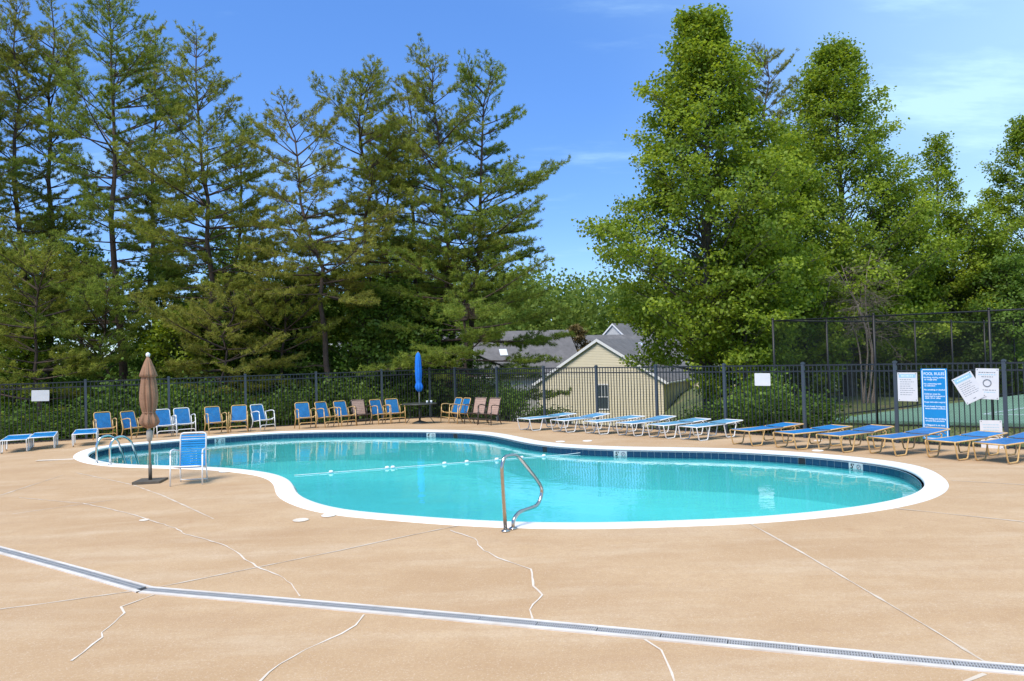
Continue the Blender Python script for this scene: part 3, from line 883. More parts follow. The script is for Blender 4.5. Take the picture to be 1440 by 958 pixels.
def table_set():
    p = ground(590.5, 595.5)
    t = thing('patio_table', tuple(p), 0, 'round dark patio table under the closed blue umbrella by the fence corner', 'table')
    MB().lathe([(0.60, 0.665), (0.615, 0.675), (0.615, 0.69), (0.60, 0.70), (0.03, 0.702)], 48).build('table_top', M['table_dark'], t)
    MB().tube([(0, 0, 0.02), (0, 0, 0.67)], 0.035, 12).build('pedestal', M['table_dark'], t)
    MB().lathe([(0.26, 0.0), (0.26, 0.03), (0.20, 0.055), (0.05, 0.10)], 28).build('base', M['table_dark'], t)
    for s in (-1, 1):
        MB().tube(fillet([(s * 0.42, 0.1, 0.67), (s * 0.34, 0.1, 0.2), (s * 0.5, 0.1, 0.0)], 0.2), 0.012).build('leg', M['table_dark'], t)
    u = thing('closed_umbrella', (p[0], p[1], p[2] + 0.1), 0, 'closed bright blue umbrella standing through the round patio table', 'umbrella')
    MB().tube([(0, 0, 0.0), (0, 0, 2.34)], 0.018, 10).build('pole', M['pole_grey'], u)
    prof = [(0.04, 1.00), (0.09, 1.03), (0.13, 1.10), (0.148, 1.18), (0.12, 1.27), (0.098, 1.33), (0.115, 1.42), (0.128, 1.62), (0.126, 1.85), (0.112, 2.08), (0.095, 2.24), (0.06, 2.33), (0.02, 2.37)]
    MB().lathe([(q * 0.84, z) for q, z in prof], 72, wob=folds(0.13, 8)).build('canopy', M['canopy_blue'], u)
    MB().lathe([(0.014, 2.36), (0.02, 2.38), (0.006, 2.41)], 10).build('finial', M['pole_grey'], u)
    for k, (dx, dy) in enumerate(((0.28, -0.1), (0.42, -0.05))):
        c = MB().lathe([(0.03, 0), (0.038, 0.085), (0.034, 0.086), (0.028, 0.006)], 14).build('plastic_cup', M['plastic_white'], None, (p[0] + dx, p[1] + dy, p[2] + 0.703))
        tag(c, 'small white cup on the patio table, %s of two' % ('left' if k == 0 else 'right'), 'cup', 'cups on the patio table')
table_set()

# ------------------------------------------------------------------ rails, ladder, rope
def handrail():
    f1, f2 = ground(711, 747.5), ground(721.5, 744)
    d = (f2 - f1)[:2]; d /= np.linalg.norm(d); n3 = np.array([-d[1], d[0], 0])
    pts = [f1] + [on_plane(x, y, f1, n3) for x, y in ((705.5, 655), (709.5, 642), (727, 639.5), (756, 676), (763.5, 690), (757, 711), (729, 720.5), (721.5, 732))] + [f2]
    pts[1:-1] = [np.array(q) for q in pts[1:-1]]
    h = thing('grab_rail', tuple(f1), 0, 'bent stainless steel grab rail on the front edge of the pool', 'rail')
    L_ = [q - f1 for q in pts]
    MB().tube(fillet(L_, 0.10, 6), 0.024, 14).build('bar', M['steel'], h)
    for q in (L_[0], L_[-1]):
        MB().lathe([(0.055, 0), (0.055, 0.012), (0.035, 0.022), (0.025, 0.03)], 20, tuple(q)).build('flange', M['steel'], h)
handrail()
def ladder():
    feet = [ground(136, 652.4), ground(155, 654.2)]
    k = int(np.argmin(np.sum((outer - feet[1][:2]) ** 2, axis=1))); n = normals_in(outer)[k]
    o = feet[0]; t = thing('pool_ladder', tuple(o), 0, 'pair of arched chrome ladder rails going down into the left end of the pool', 'ladder')
    rails = []
    for f in feet:
        b = f - o; n3 = np.array([n[0], n[1], 0])
        pr = [b, b + np.array([0, 0, 0.44]), b + n3 * 0.10 + np.array([0, 0, 0.60]), b + n3 * 0.30 + np.array([0, 0, 0.63]), b + n3 * 0.50 + np.array([0, 0, 0.50]), b + n3 * 0.72 + np.array([0, 0, -0.2]), b + n3 * 0.78 + np.array([0, 0, -0.95])]
        MB().tube(fillet(pr, 0.16, 6), 0.024, 12).build('rail', M['chrome'], t); rails.append(b)
        MB().lathe([(0.06, 0), (0.06, 0.012), (0.03, 0.025)], 20, tuple(b)).build('flange', M['chrome'], t)
    for z, s in ((-0.35, 0.735), (-0.62, 0.755), (-0.88, 0.775)):
        a, c = rails[0] + np.array([n[0] * s, n[1] * s, z]), rails[1] + np.array([n[0] * s, n[1] * s, z])
        m_ = (a + c) / 2; v = c - a
        MB().box((0, 0, 0), (np.linalg.norm(v), 0.10, 0.03)).build('step', M['plastic_white'], t, tuple(m_)).rotation_euler = (0, 0, math.atan2(v[1], v[0]))
ladder()
def rope():
    a, b = on_z(414, 668.5, WATER_Z + 0.012), on_z(846, 633.0, -0.10)
    t = thing('lane_rope', tuple(a), 0, 'thin white rope with small floats stretched across the pool', 'rope')
    pts = [(b - a) * s - np.array([0, 0, (s if s > 0.93 else 0) * 0]) for s in np.linspace(0, 1, 24)]
    for i, q in enumerate(pts):
        q[2] = 0 if i < 21 else (b[2] - a[2]) * ((i - 20) / 3.0)
    MB().tube(pts, 0.007, 6).build('cord', M['plastic_white'], t)
    d = (b - a) / np.linalg.norm(b - a)
    for px in (466, 544, 552.5, 625, 656, 699, 733, 765):
        s = min(np.linspace(0, 1, 400), key=lambda s_: abs(screen(a + (b - a) * s_)[0] - px))
        q = (b - a) * s; q[2] = 0.01
        f = MB().lathe([(0.012, -0.044), (0.030, -0.038), (0.036, -0.016), (0.036, 0.016), (0.030, 0.038), (0.012, 0.044)], 14).build('float', M['plastic_white'], t, tuple(q))
        f.rotation_euler = (0, math.pi / 2, math.atan2(d[1], d[0]))
rope()

# ------------------------------------------------------------------ signs on the fence
RP, RN3 = np.array([*(right_post(0) - RNORM * 0.045), 0.0]), np.array([RNORM[0], RNORM[1], 0.0])
LP, LN3 = np.array([*(left_post(0) - LNORM * 0.045), 0.0]), np.array([LNORM[0], LNORM[1], 0.0])
def sign(corners, label, mt, lines=(), left=False, name='fence_sign', border=None, ring_=None, band=None, holes=True, push=0.0, rnd=0.0):
    """corners: TL, TR, BL pixels on the fence plane. lines: (text, u, v, size, material, align)"""
    P0, N3 = (LP, LN3) if left else (RP, RN3)
    P0 = P0 - N3 * push
    tl, tr, bl = [on_plane(x, y, P0, N3) for x, y in corners]
    ex = tr - tl; w_ = np.linalg.norm(ex); ex /= w_
    ey = tl - bl; ey -= ex * np.dot(ex, ey); h_ = np.linalg.norm(ey); ey /= h_
    ez = np.cross(ex, ey)
    c = (tl + tr) / 2 - ey * h_ / 2
    root = thing(name, tuple(c), 0, label, 'sign')
    rot = Matrix(((ex[0], ey[0], ez[0]), (ex[1], ey[1], ez[1]), (ex[2], ey[2], ez[2])))
    root.rotation_euler = rot.to_euler()
    r = rnd
    poly = [(-w_ / 2, -h_ / 2), (w_ / 2, -h_ / 2), (w_ / 2, h_ / 2), (-w_ / 2, h_ / 2)]
    if r:
        poly = []
        for cx, cy, a0 in ((w_ / 2 - r, h_ / 2 - r, 0), (-w_ / 2 + r, h_ / 2 - r, 90), (-w_ / 2 + r, -h_ / 2 + r, 180), (w_ / 2 - r, -h_ / 2 + r, 270)):
            for a in (0, 30, 60, 90):
                q = math.radians(a0 + a); poly.append((cx + r * math.cos(q), cy + r * math.sin(q)))
    MB().prism(poly, -0.005, 0.003).build('panel', M[mt], root)
    for (txt, u, v, size, im, al) in lines:
        if isinstance(txt, float):                            # print too fine to read: broken strokes the length of the line
            g, x, x1 = MB(), u - (txt / 2 if al == 'CENTER' else 0), u + (txt / 2 if al == 'CENTER' else txt)
            while x < x1 - 0.02:
                wd = min(random.uniform(0.05, 0.15), x1 - x)
                g.box((-w_ / 2 + (x + wd / 2) * w_, h_ / 2 - v * h_, 0.0045), (wd * w_, size * h_ * 0.45, 0.001)); x += wd + 0.03
            g.build('fine_print', M[im], root); continue
        cu = bpy.data.curves.new('lettering', 'FONT'); cu.body = txt; cu.size = size * h_; cu.align_x = al; cu.align_y = 'CENTER'
        cu.materials.append(M[im]); cu.offset = 0.0012 if im == 'white_ink' else 0.0
        lm = text_mesh(cu)
        co = np.zeros(len(lm.vertices) * 3); lm.vertices.foreach_get('co', co); tw = np.ptp(co[0::3])
        room = (0.78 if al == 'CENTER' else 0.90 - u) * w_
        lo = link('lettering', lm, root, (-w_ / 2 + u * w_, h_ / 2 - v * h_, 0.0045))
        if tw > room: lo.scale = (room / tw, 1, 1)
    if border:
        g = MB(); e = 0.055 * w_; b_ = 0.022 * w_
        for sx in (-1, 1): g.box((sx * (w_ / 2 - e), 0, 0.0045), (b_ * 1.6, h_ - 2 * e - 0.02, 0.002))
        g.box((0, h_ / 2 - e * 0.75, 0.0045), (w_ - 2.4 * e, b_ * 1.4, 0.002)); g.box((0, -h_ / 2 + e * 0.75, 0.0045), (w_ - 2.4 * e, b_ * 1.4, 0.002))
        g.build('border', M[border], root)
    if band: MB().box((0, h_ / 2 - band[0] * h_, 0.004), (w_ * 0.86, band[1] * h_, 0.001)).build('header_band', M['pale_ink'], root)
    if ring_:
        u, v, r_ = ring_
        g = MB().tube([(-w_ / 2 + u * w_ + r_ * math.cos(a), h_ / 2 - v * h_ + r_ * math.sin(a), 0.0045) for a in np.linspace(0, 2 * math.pi, 24, endpoint=False)], 0.011, 5, True)
        g.build('emblem', M['grey_ink'], root)
    if holes:
        for sx in (-1, 1):
            for sy in (-1, 1): MB().lathe([(0.009, 0), (0.009, 0.004), (0.004, 0.005)], 8, (sx * (w_ / 2 - 0.03), sy * (h_ / 2 - 0.03), 0.002)).build('screw', M['black_vinyl'], root)
    return root
sign([(44.3, 549), (69.4, 548.6), (44.6, 564.5)], 'blank white placard on the left fence, far left', 'sign_white', left=True, holes=False, rnd=0.02)
sign([(1061, 525), (1083, 525), (1061, 542.5)], 'blank white placard on the fence above the first gold lounger', 'sign_white', holes=False, rnd=0.02)
sign([(1261.8, 524), (1289.5, 524), (1263, 564)], 'upright white notice with fine print, left of the blue rules sign', 'sign_white', band=(0.12, 0.12),
     lines=[(.62, .5, .12, .075, 'white_ink', 'CENTER')] + [(random.uniform(.5, .76), .12, .25 + .075 * k, .036, 'grey_ink', 'LEFT') for k in range(8)])
RULES = [('POOL RULES', .5, .075, .056, 'CENTER'), ('No diving, running, pushing', .10, .125, .030, 'LEFT'), ('or rough play', .13, .155, .030, 'LEFT'),
         ('No swimming with', .10, .215, .030, 'LEFT'), ('an infection', .13, .243, .030, 'LEFT'), ('No smoking or alcohol', .10, .30, .030, 'LEFT'),
         ('Children must be', .10, .36, .030, 'LEFT'), ('supervised by a parent or', .13, .39, .030, 'LEFT'), ('adult 18 or older', .13, .418, .030, 'LEFT'),
         ('Proper swim attire required', .10, .475, .030, 'LEFT'), ('Pool closed during any', .10, .535, .030, 'LEFT'), ('severe weather conditions', .13, .565, .030, 'LEFT'),
         ('No eating and drinking', .10, .71, .030, 'LEFT'), ('around the poolside', .13, .74, .030, 'LEFT'), ('A lifeguard is on duty', .10, .80, .030, 'LEFT')]
sign([(1294.6, 518.6), (1331.5, 518.4), (1297.5, 617)], 'tall bright blue POOL RULES sign with white lettering and border', 'sign_blue', border='white_ink', holes=False, push=0.02,
     lines=[(t, u, v, s, 'white_ink', al) for t, u, v, s, al in RULES])
sign([(1338, 534.5), (1364.5, 521.5), (1355.4, 571.7)], 'white notice hanging crooked on the fence with a pale blue header', 'sign_white', push=0.012, band=(0.13, 0.17),
     lines=[(.62, .5, .13, .085, 'white_ink', 'CENTER')] + [(random.uniform(.5, .76), .12, .30 + .07 * k, .034, 'grey_ink', 'LEFT') for k in range(7)] + [(.16, .5, .90, .06, 'grey_ink', 'CENTER')])
sign([(1372, 518), (1404.5, 518.6), (1374.5, 561)], 'white notice with a round emblem at the right fence post', 'sign_white', ring_=(.5, .47, 0.075),
     lines=[(.74, .5, .13, .06, 'grey_ink', 'CENTER'), (.78, .5, .20, .06, 'pale_ink', 'CENTER'), (.5, .5, .27, .05, 'grey_ink', 'CENTER'),
            (.74, .5, .70, .05, 'grey_ink', 'CENTER'), (.7, .5, .77, .05, 'pale_ink', 'CENTER')])
sign([(1377.5, 591), (1408.8, 591.4), (1379, 632)], 'low white notice at the foot of the fence behind the gold loungers', 'sign_white',
     lines=[(.7, .5, .15 + .09 * k, .04, 'pale_ink', 'CENTER') for k in range(4)])

# ------------------------------------------------------------------ tennis court and its tall chain-link fence
K0, K1, K2 = np.array([8.25, 24.7]), np.array([12.8, 21.8]), np.array([20.4, 33.7])
nd = (K1 - K0) / np.linalg.norm(K1 - K0); fd = (K2 - K0) / np.linalg.norm(K2 - K0)
near_end, far_end = K0 + nd * 17.5, K0 + fd * 30
g0 = K0 + (nd + fd) * 1.3
court = MB().prism([tuple(K0 + nd * 0.9 + fd * .9), tuple(near_end + fd * 0.9), tuple(near_end + fd * 30), tuple(far_end + nd * 0.9)], -0.35, -0.10).build('tennis_court', M['court']); struct(court)
for q0, q1 in ((K0 + nd * 4 + fd * 4.2, K0 + nd * 17 + fd * 4.2), (K0 + nd * 4 + fd * 4.2, K0 + nd * 4 + fd * 26), (K0 + nd * 7.2 + fd * 4.2, K0 + nd * 7.2 + fd * 26)):
    v = q1 - q0; c = (q0 + q1) / 2
    MB().box((0, 0, 0), (np.linalg.norm(v), 0.06, 0.006)).build('court_line', M['court_line'], court, (c[0], c[1], -0.094)).rotation_euler = (0, 0, math.atan2(v[1], v[0]))
def chain_fence(a, b, n, label, skip_first=False):
    root = thing('chain_link_fence', (a[0], a[1], -0.2), 0, label, 'fence')
    d = b - a; L_ = np.linalg.norm(d); ang = math.atan2(d[1], d[0]); H = 3.3
    root.rotation_euler = (0, 0, ang)
    pm = MB().tube([(0, 0, -0.3), (0, 0, H)], 0.036, 10).lathe([(0.042, H), (0.042, H + 0.02), (0.02, H + 0.05)], 10).mesh('post', M['black_vinyl'])
    for k in range(n + 1):
        if not (skip_first and k == 0): link('post', pm, root, (L_ * k / n, 0, 0))
    for z in (H - 0.04, 0.06): MB().tube([(0, 0, z), (L_, 0, z)], 0.022, 8).build('rail', M['black_vinyl'], root)
    mb = MB(); p = 0.072; r = 0.0016
    for s in (1, -1):
        k = -H
        while k < L_:
            x0, x1 = max(k, 0), min(k + H, L_)
            z0, z1 = x0 - k, x1 - k
            if s < 0: z0, z1 = H - z0, H - z1
            if x1 - x0 > 0.05: mb.tube([(x0, 0.03 + 0.003 * s, z0), (x1, 0.03 + 0.003 * s, z1)], r, 3, caps=False)
            k += p
    mb.build('wire_mesh', M['black_vinyl'], root)
chain_fence(K0, near_end, 6, 'tall black chain-link fence on the near side of the tennis court')
chain_fence(K0, far_end, 10, 'tall black chain-link fence on the far side of the tennis court', True)

# ------------------------------------------------------------------ houses down the slope
def house(p, rz, W, D, z_eave, rise, z_base, sid, label, windows=(), skylights=(), clap=0.12):
    """gable front in the local xz plane at y=0, ridge runs +y"""
    root = thing('house', (p[0], p[1], 0), rz, label, 'house')
    mb = MB(); z = z_base
    while z < z_eave - 1e-6:                                  # lapped boards on the front
        z2 = min(z + clap, z_eave)
        mb.add([(-W/2, -0.020, z), (W/2, -0.020, z), (W/2, -0.002, z2), (-W/2, -0.002, z2), (-W/2, 0.0, z), (W/2, 0.0, z)], [(0, 1, 2, 3), (0, 4, 5, 1)]); z = z2
    z = z_eave
    while z < z_eave + rise - 0.05:
        z2 = min(z + clap, z_eave + rise)
        h1, h2 = W/2 * (1 - (z - z_eave) / rise), W/2 * (1 - (z2 - z_eave) / rise)
        mb.add([(-h1, -0.020, z), (h1, -0.020, z), (h2, -0.002, z2), (-h2, -0.002, z2), (-h1, 0, z), (h1, 0, z)], [(0, 1, 2, 3), (0, 4, 5, 1)]); z = z2
    mb.build('siding', M[sid], root)['kind'] = 'stuff'
    mb = MB()
    for s in (-1, 1): mb.add([(s*W/2, 0, z_base), (s*W/2, D, z_base), (s*W/2, D, z_eave), (s*W/2, 0, z_eave)], [(0, 1, 2, 3)])
    mb.add([(-W/2, D, z_base), (W/2, D, z_base), (W/2, D, z_eave), (0, D, z_eave + rise), (-W/2, D, z_eave)], [(0, 1, 2, 3, 4)])
    mb.build('wall', M[sid], root)
    ov, t = 0.35, 0.16; sl = math.hypot(W/2, rise); ux, uz = (W/2) / sl, rise / sl
    roof = None
    for s in (-1, 1):
        a = (0, z_eave + rise + 0.02); b = (s * (W/2 + ov * ux), z_eave - ov * uz + 0.02)
        V = []
        for y in (-0.16, D + 0.30):
            V += [(a[0], y, a[1] + t), (b[0], y, b[1] + t), (b[0], y, b[1]), (a[0], y, a[1])]
        o = MB().add(V, [(0, 1, 2, 3), (7, 6, 5, 4), (0, 4, 5, 1), (1, 5, 6, 2), (2, 6, 7, 3)]).build('roof', M['shingle'], root)
        V = []
        for y in (-0.185, -0.162):                            # rake board
            V += [(a[0], y, a[1] + t * 0.9), (b[0], y, b[1] + t * 0.9), (b[0], y, b[1] - 0.08), (a[0], y, a[1] - 0.08)]
        MB().add(V, [(3, 2, 1, 0), (4, 5, 6, 7), (0, 1, 5, 4), (1, 2, 6, 5), (2, 3, 7, 6)]).build('rake_board', M['trim'], root)
        MB().box((b[0] + s * 0.06, D / 2, b[1] + 0.05), (0.11, D + 0.55, 0.11)).build('gutter', M['trim'], root)
        for (side, fy, fs) in skylights:
            if side == s:
                cx, cz = s * W/2 * (1 - fs), z_eave + rise * fs + t + 0.06
                k = MB().box((0, 0, 0), (0.9, 0.62, 0.10)).build('skylight', M['skylight'], o, (cx, fy * D, cz)); k.rotation_euler = (0, math.atan2(rise, W/2) * s, 0)
        pv = MB().tube([(s * W * 0.22, D * 0.3, z_eave + rise * 0.5), (s * W * 0.22, D * 0.3, z_eave + rise * 0.56 + 0.55)], 0.06, 8).build('vent_pipe', M['trim'], root)
    for (x, zc, w_, h_) in windows:
        f = MB()
        for sx in (-1, 1): f.box((x + sx * (w_ / 2 + 0.04), -0.035, zc), (0.09, 0.05, h_ + 0.17))
        for sz in (-1, 0, 1): f.box((x, -0.035, zc + sz * (h_ / 2 + 0.04)), (w_ - 0.01, 0.048, 0.09 if sz else 0.05))
        wo = f.build('window', M['trim'], root)
        for sz in (-1, 1): MB().box((x, -0.022, zc + sz * h_ / 4), (w_ - 0.01, 0.012, h_ / 2 - 0.03)).build('pane', M['glass'], wo)
        g = MB()
        for k in (-1, 1): g.box((x + k * w_ / 6, -0.031, zc + h_ / 4), (0.025, 0.008, h_ / 2 - 0.06))
        g.build('grille', M['trim'], wo)
    return root
pA = at_depth(840, 478, 58.0)
house((pA[0], pA[1]), -math.radians(26), 9.8, 12, 0.05, 3.05, -5.2, 'siding_cream', 'cream clapboard house with a white-trimmed gable beyond the black fence',
      windows=[(0.35, -1.05, 0.75, 1.75), (-2.6, -3.6, 0.8, 1.5), (2.8, -3.6, 0.8, 1.5)], skylights=[(1, 0.72, 0.80)])
pB = at_depth(1010, 540, 62.0)
house((pB[0], pB[1]), -math.radians(14), 8.5, 9, -1.6, 2.5, -5.2, 'siding_cream', 'lower cream house wing half hidden by the big broadleaf tree', windows=[(-1.5, -2.9, 0.8, 1.5)])
pC = at_depth(700, 505, 66.0)
house((pC[0] - 7.0, pC[1] - 1), math.radians(-80), 10, 13, 0.7, 3.4, -5.0, 'siding_grey', 'dark roofed townhouse with skylights behind the right end of the pines',
      windows=[(-2, -0.8, 0.8, 1.4), (2, -0.8, 0.8, 1.4)], skylights=[(1, 0.35, 0.45), (1, 0.55, 0.45)])
pD = at_depth(790, 465, 92.0)
house((pD[0], pD[1]), math.radians(-62), 11, 14, 0.6, 3.6, -6, 'siding_grey', 'farther grey roofed house left of the cream gable', windows=[(0, -1.5, 0.9, 1.4)])
pE = at_depth(862, 462, 98.0)
house((pE[0], pE[1]), math.radians(-40), 9, 12, 1.6, 4.1, -6, 'siding_grey', 'farthest grey roofed house just above the cream gable ridge')
pF = at_depth(345, 520, 56.0)
house((pF[0], pF[1]), math.radians(20), 10, 11, -0.1, 3.4, -5, 'siding_grey', 'pale house glimpsed through the pine trunks on the left', windows=[(-2, -1.8, 0.9, 1.5), (2, -1.8, 0.9, 1.5)])
pG = at_depth(470, 520, 64.0)
house((pG[0], pG[1]), math.radians(-10), 11, 12, 0.0, 3.6, -5.5, 'siding_grey', 'pale house glimpsed behind the leaning pine trunk', windows=[(-2, -1.8, 0.9, 1.5), (2, -1.8, 0.9, 1.5)])

# ------------------------------------------------------------------ trees
def unit(v): return v / (np.linalg.norm(v, axis=-1, keepdims=True) + 1e-9)
def diamonds(P, A, B, la, lb):
    """leaf quads: centres P, long axis A, cross axis B, half lengths"""
    la, lb = np.asarray(la).reshape(-1, 1), np.asarray(lb).reshape(-1, 1)
    V = np.stack([P - A * la, P + B * lb - A * la * 0.15, P + A * la, P - B * lb - A * la * 0.15], 1).reshape(-1, 3)
    F = np.arange(len(P) * 4).reshape(-1, 4)
    return V, F
def leaves_at(P, size, r, up=0.55, out=None):
    n = len(P)
    nrm = unit(r.normal(0, 1, (n, 3)) * 0.75 + np.array([0, 0, up]) + (0 if out is None else out * 0.5))
    A = unit(np.cross(nrm, r.normal(0, 1, (n, 3)))); B = np.cross(nrm, A)
    s = size * r.uniform(0.65, 1.25, n)
    return diamonds(P, A, B, s * 0.5, s * 0.40)
def limb(mb, pts, r0, r1, n=6):
    k = len(pts); mb.tube(pts, [r0 + (r1 - r0) * (i / (k - 1)) ** 0.8 for i in range(k)], n, caps=False)
def root_tree(name, base, label, cat, group):
    return thing(name, tuple(base), 0, label, cat, group)

def broadleaf(name, base, H, R, label, group, seed, leaf=0.136, crown0=0.10, n_br=64, per=26, mt='leaf', bark='bark_grey', shape='cone', dens=1.0, cat='tree'):
    r = np.random.default_rng(seed)
    root = root_tree(name, base, label, cat, group)
    tk = MB()
    ph = r.uniform(0, 6.28, 2)
    def axis(t): return np.array([0.02 * H * math.sin(3 * t + ph[0]) * t, 0.02 * H * math.sin(2.6 * t + ph[1]) * t, H * t])
    limb(tk, [axis(t) for t in np.linspace(0, 0.98, 14)], 0.016 * H + 0.02, 0.015, 9)
    LP, TI = [], []
    for k in range(n_br):
        t = crown0 + (0.97 - crown0) * ((k + r.uniform(0, 1)) / n_br) ** 0.9
        u = (t - crown0) / (1 - crown0)
        if shape == 'cone': prof = min(1.0, 0.42 + 2.1 * u) * (1 - u) ** 0.84 * 1.38 + 0.03
        else: prof = math.sin(math.pi * min(0.97, 0.12 + 0.86 * u)) ** 0.7
        Lb = R * prof * r.uniform(0.62, 1.16)
        az = k * 2.39996 + r.uniform(-0.5, 0.5)
        el = math.radians(r.uniform(8, 30) + 30 * u)
        d = np.array([math.cos(az) * math.cos(el), math.sin(az) * math.cos(el), math.sin(el)])
        p0 = axis(max(0.04, t - 0.35 * Lb * math.sin(el) / H)); bend = np.array([0, 0, r.uniform(-0.10, 0.12)]) * Lb
        pts = [p0 + d * Lb * s + bend * s * s for s in (0, 0.3, 0.6, 1.0)]
        limb(tk, pts, 0.006 * H * (1 - u) * 0.6 + 0.018, 0.007, 5)
        ns = int(5 + 5 * prof)
        for j in range(ns):
            s = 0.25 + 0.75 * (j + r.uniform(0, 1)) / ns
            q = p0 + d * Lb * s + bend * s * s
            sd = unit(np.cross(d, [0, 0, 1]) * r.choice([-1, 1]) * r.uniform(0.4, 1) + d * 0.6 + np.array([0, 0, r.uniform(-0.2, 0.5)]))
            l2 = Lb * (1.05 - s) * 0.5 + r.uniform(0.15, 0.45)
            e = q + sd * l2
            tk.tube([q, e], [0.010, 0.004], 3, caps=False)
            tone = r.uniform(0, 1)
            m_ = int(1.55 * per * dens * r.uniform(0.7, 1.3))
            c = np.where(r.uniform(0, 1, (m_, 1)) < 0.65, e, (q + e) / 2)
            off = np.clip(r.normal(0, 1, (m_, 3)), -1.7, 1.7) * np.array([0.23, 0.23, 0.13]) * (0.75 + 0.12 * R / 2)
            LP.append(c + off); TI.append(np.clip(tone * 0.6 + r.uniform(0, 0.4, m_), 0, 1))
    P = np.vstack(LP); T = np.concatenate(TI) ** 1.15
    outv = P - np.array([0, 0, H * 0.45]); outv = unit(outv)
    V, F = leaves_at(P, leaf, r, 0.6, outv)
    tk.build('trunk', M[bark], root)
    link('crown', big_mesh('crown', V, F, M[mt], tint=np.repeat(T, 4)), root)
    return root

def pine(name, base, top, R, label, group, seed, crown0=0.28, dens=1.15, lean=None, low_dead=True, whorl=0.50, nl=0.14, droop=0.0):
    """base, top: world points"""
    r = np.random.default_rng(seed)
    base, top = np.array(base, float), np.array(top, float)
    root = root_tree(name, base, label, 'tree', group)
    ax = top - base; H = ax[2]
    wob = r.normal(0, 0.12, (12, 2)); 
    kink = np.zeros(2) if lean is None else np.array(lean)
    def axis(t):
        i = t * 10; k = int(min(i, 10)); f = i - k
        w_ = (wob[k] * (1 - f) + wob[min(k + 1, 11)] * f) * min(1, t * 3)
        return np.array([ax[0] * t + w_[0] + kink[0] * math.sin(math.pi * t), ax[1] * t + w_[1] + kink[1] * math.sin(math.pi * t), H * t])
    tk = MB()
    limb(tk, [axis(t) for t in np.linspace(0, 1, 41)], 0.0095 * H + 0.03, 0.018, 9)
    TP, TD, TT = [], [], []
    z = H * crown0
    while z < H - 0.25:
        t = z / H; u = (t - crown0) / (1 - crown0)
        prof = (1 - u ** 3) ** 0.75 * (0.80 + 0.2 * math.sin(9 * u + seed)) + 0.12
        for b in range(r.integers(3, 6)):
            az = r.uniform(0, 2 * math.pi)
            Lb = R * 1.16 * prof * r.uniform(0.40, 1.22)
            if Lb < 0.35: Lb = 0.35
            el = math.radians(-6 + 50 * u ** 1.2 + r.uniform(-10, 14) - droop)
            d = np.array([math.cos(az) * math.cos(el), math.sin(az) * math.cos(el), math.sin(el)])
            side = unit(np.cross(d, [0, 0, 1])); p0 = axis(t)
            curve = np.array([0, 0, r.uniform(0.02, 0.20)]) * Lb; sw = side * r.uniform(-0.18, 0.18) * Lb
            def bp(s): return p0 + d * Lb * s + curve * s * s + sw * s * s
            limb(tk, [bp(s) for s in np.linspace(0, 1, 9)], 0.010 + 0.011 * Lb, 0.006, 5)
            nt_ = max(4, int(Lb * 6.0))
            for j in range(nt_):
                s = 0.34 + 0.66 * (j + r.uniform(0, 1)) / nt_
                q = bp(s); sg = 1 if j % 2 else -1
                l2 = Lb * 0.42 * (1.08 - s) + r.uniform(0.12, 0.32)
                td = unit(d * r.uniform(0.5, 0.9) + side * sg * r.uniform(0.5, 1.0) + np.array([0, 0, r.uniform(-0.05, 0.40)]))
                e = q + td * l2
                tk.tube([q, e], [0.008, 0.004], 3, caps=False)
                m_ = max(2, int(l2 / 0.105 * dens))
                ss = r.uniform(0.25, 1.05, m_)
                TP.append(q + td * l2 * ss[:, None] + r.normal(0, 0.035, (m_, 3)))
                dd = unit(td + r.normal(0, 0.35, (m_, 3)) + np.array([0, 0, 0.25])); TD.append(dd)
                TT.append(np.clip(r.uniform(0, 0.55) + r.uniform(0, 0.45, m_), 0, 1))
        z += whorl * r.uniform(0.7, 1.25)
    if low_dead:
        for k in range(16):
            t = r.uniform(0.10, crown0 + 0.1); az = r.uniform(0, 6.28); Lb = r.uniform(0.5, 1.8)
            d = np.array([math.cos(az), math.sin(az), r.uniform(-0.35, 0.2)])
            p0 = axis(t); limb(tk, [p0 + d * Lb * s + np.array([0, 0, -0.12 * s * s * Lb]) + r.normal(0, 0.03, 3) for s in (0, 0.35, 0.7, 1)], 0.020, 0.005, 4)
            for j in range(3):
                q = p0 + d * Lb * r.uniform(0.4, 0.9); tk.tube([q, q + unit(d + r.normal(0, 0.6, 3)) * r.uniform(0.2, 0.6)], [0.008, 0.003], 3, caps=False)
    P, D, T = np.vstack(TP), np.vstack(TD), np.concatenate(TT)
    # needles: thin triangles bristling forward around each shoot
    NN = 12; n = len(P)
    Pn = np.repeat(P, NN, 0); Dn = np.repeat(D, NN, 0); Tn = np.repeat(T, NN)
    nd_ = unit(Dn * 0.55 + r.normal(0, 0.62, (n * NN, 3)))
    ln = nl * r.uniform(0.7, 1.25, (n * NN, 1))
    wv = unit(np.cross(nd_, r.normal(0, 1, (n * NN, 3)))) * 0.0125
    b0 = Pn + Dn * r.uniform(-0.06, 0.06, (n * NN, 1))
    V = np.stack([b0 - wv, b0 + wv, b0 + nd_ * ln], 1).reshape(-1, 3)
    F = np.arange(n * NN * 3).reshape(-1, 3)
    tk.build('trunk', M['bark_pine'], root)
    link('crown', big_mesh('crown', V, F, M[('needle', 'needle_green', 'needle_olive')[seed % 3]], tint=np.repeat(Tn, 3)), root)
    return root

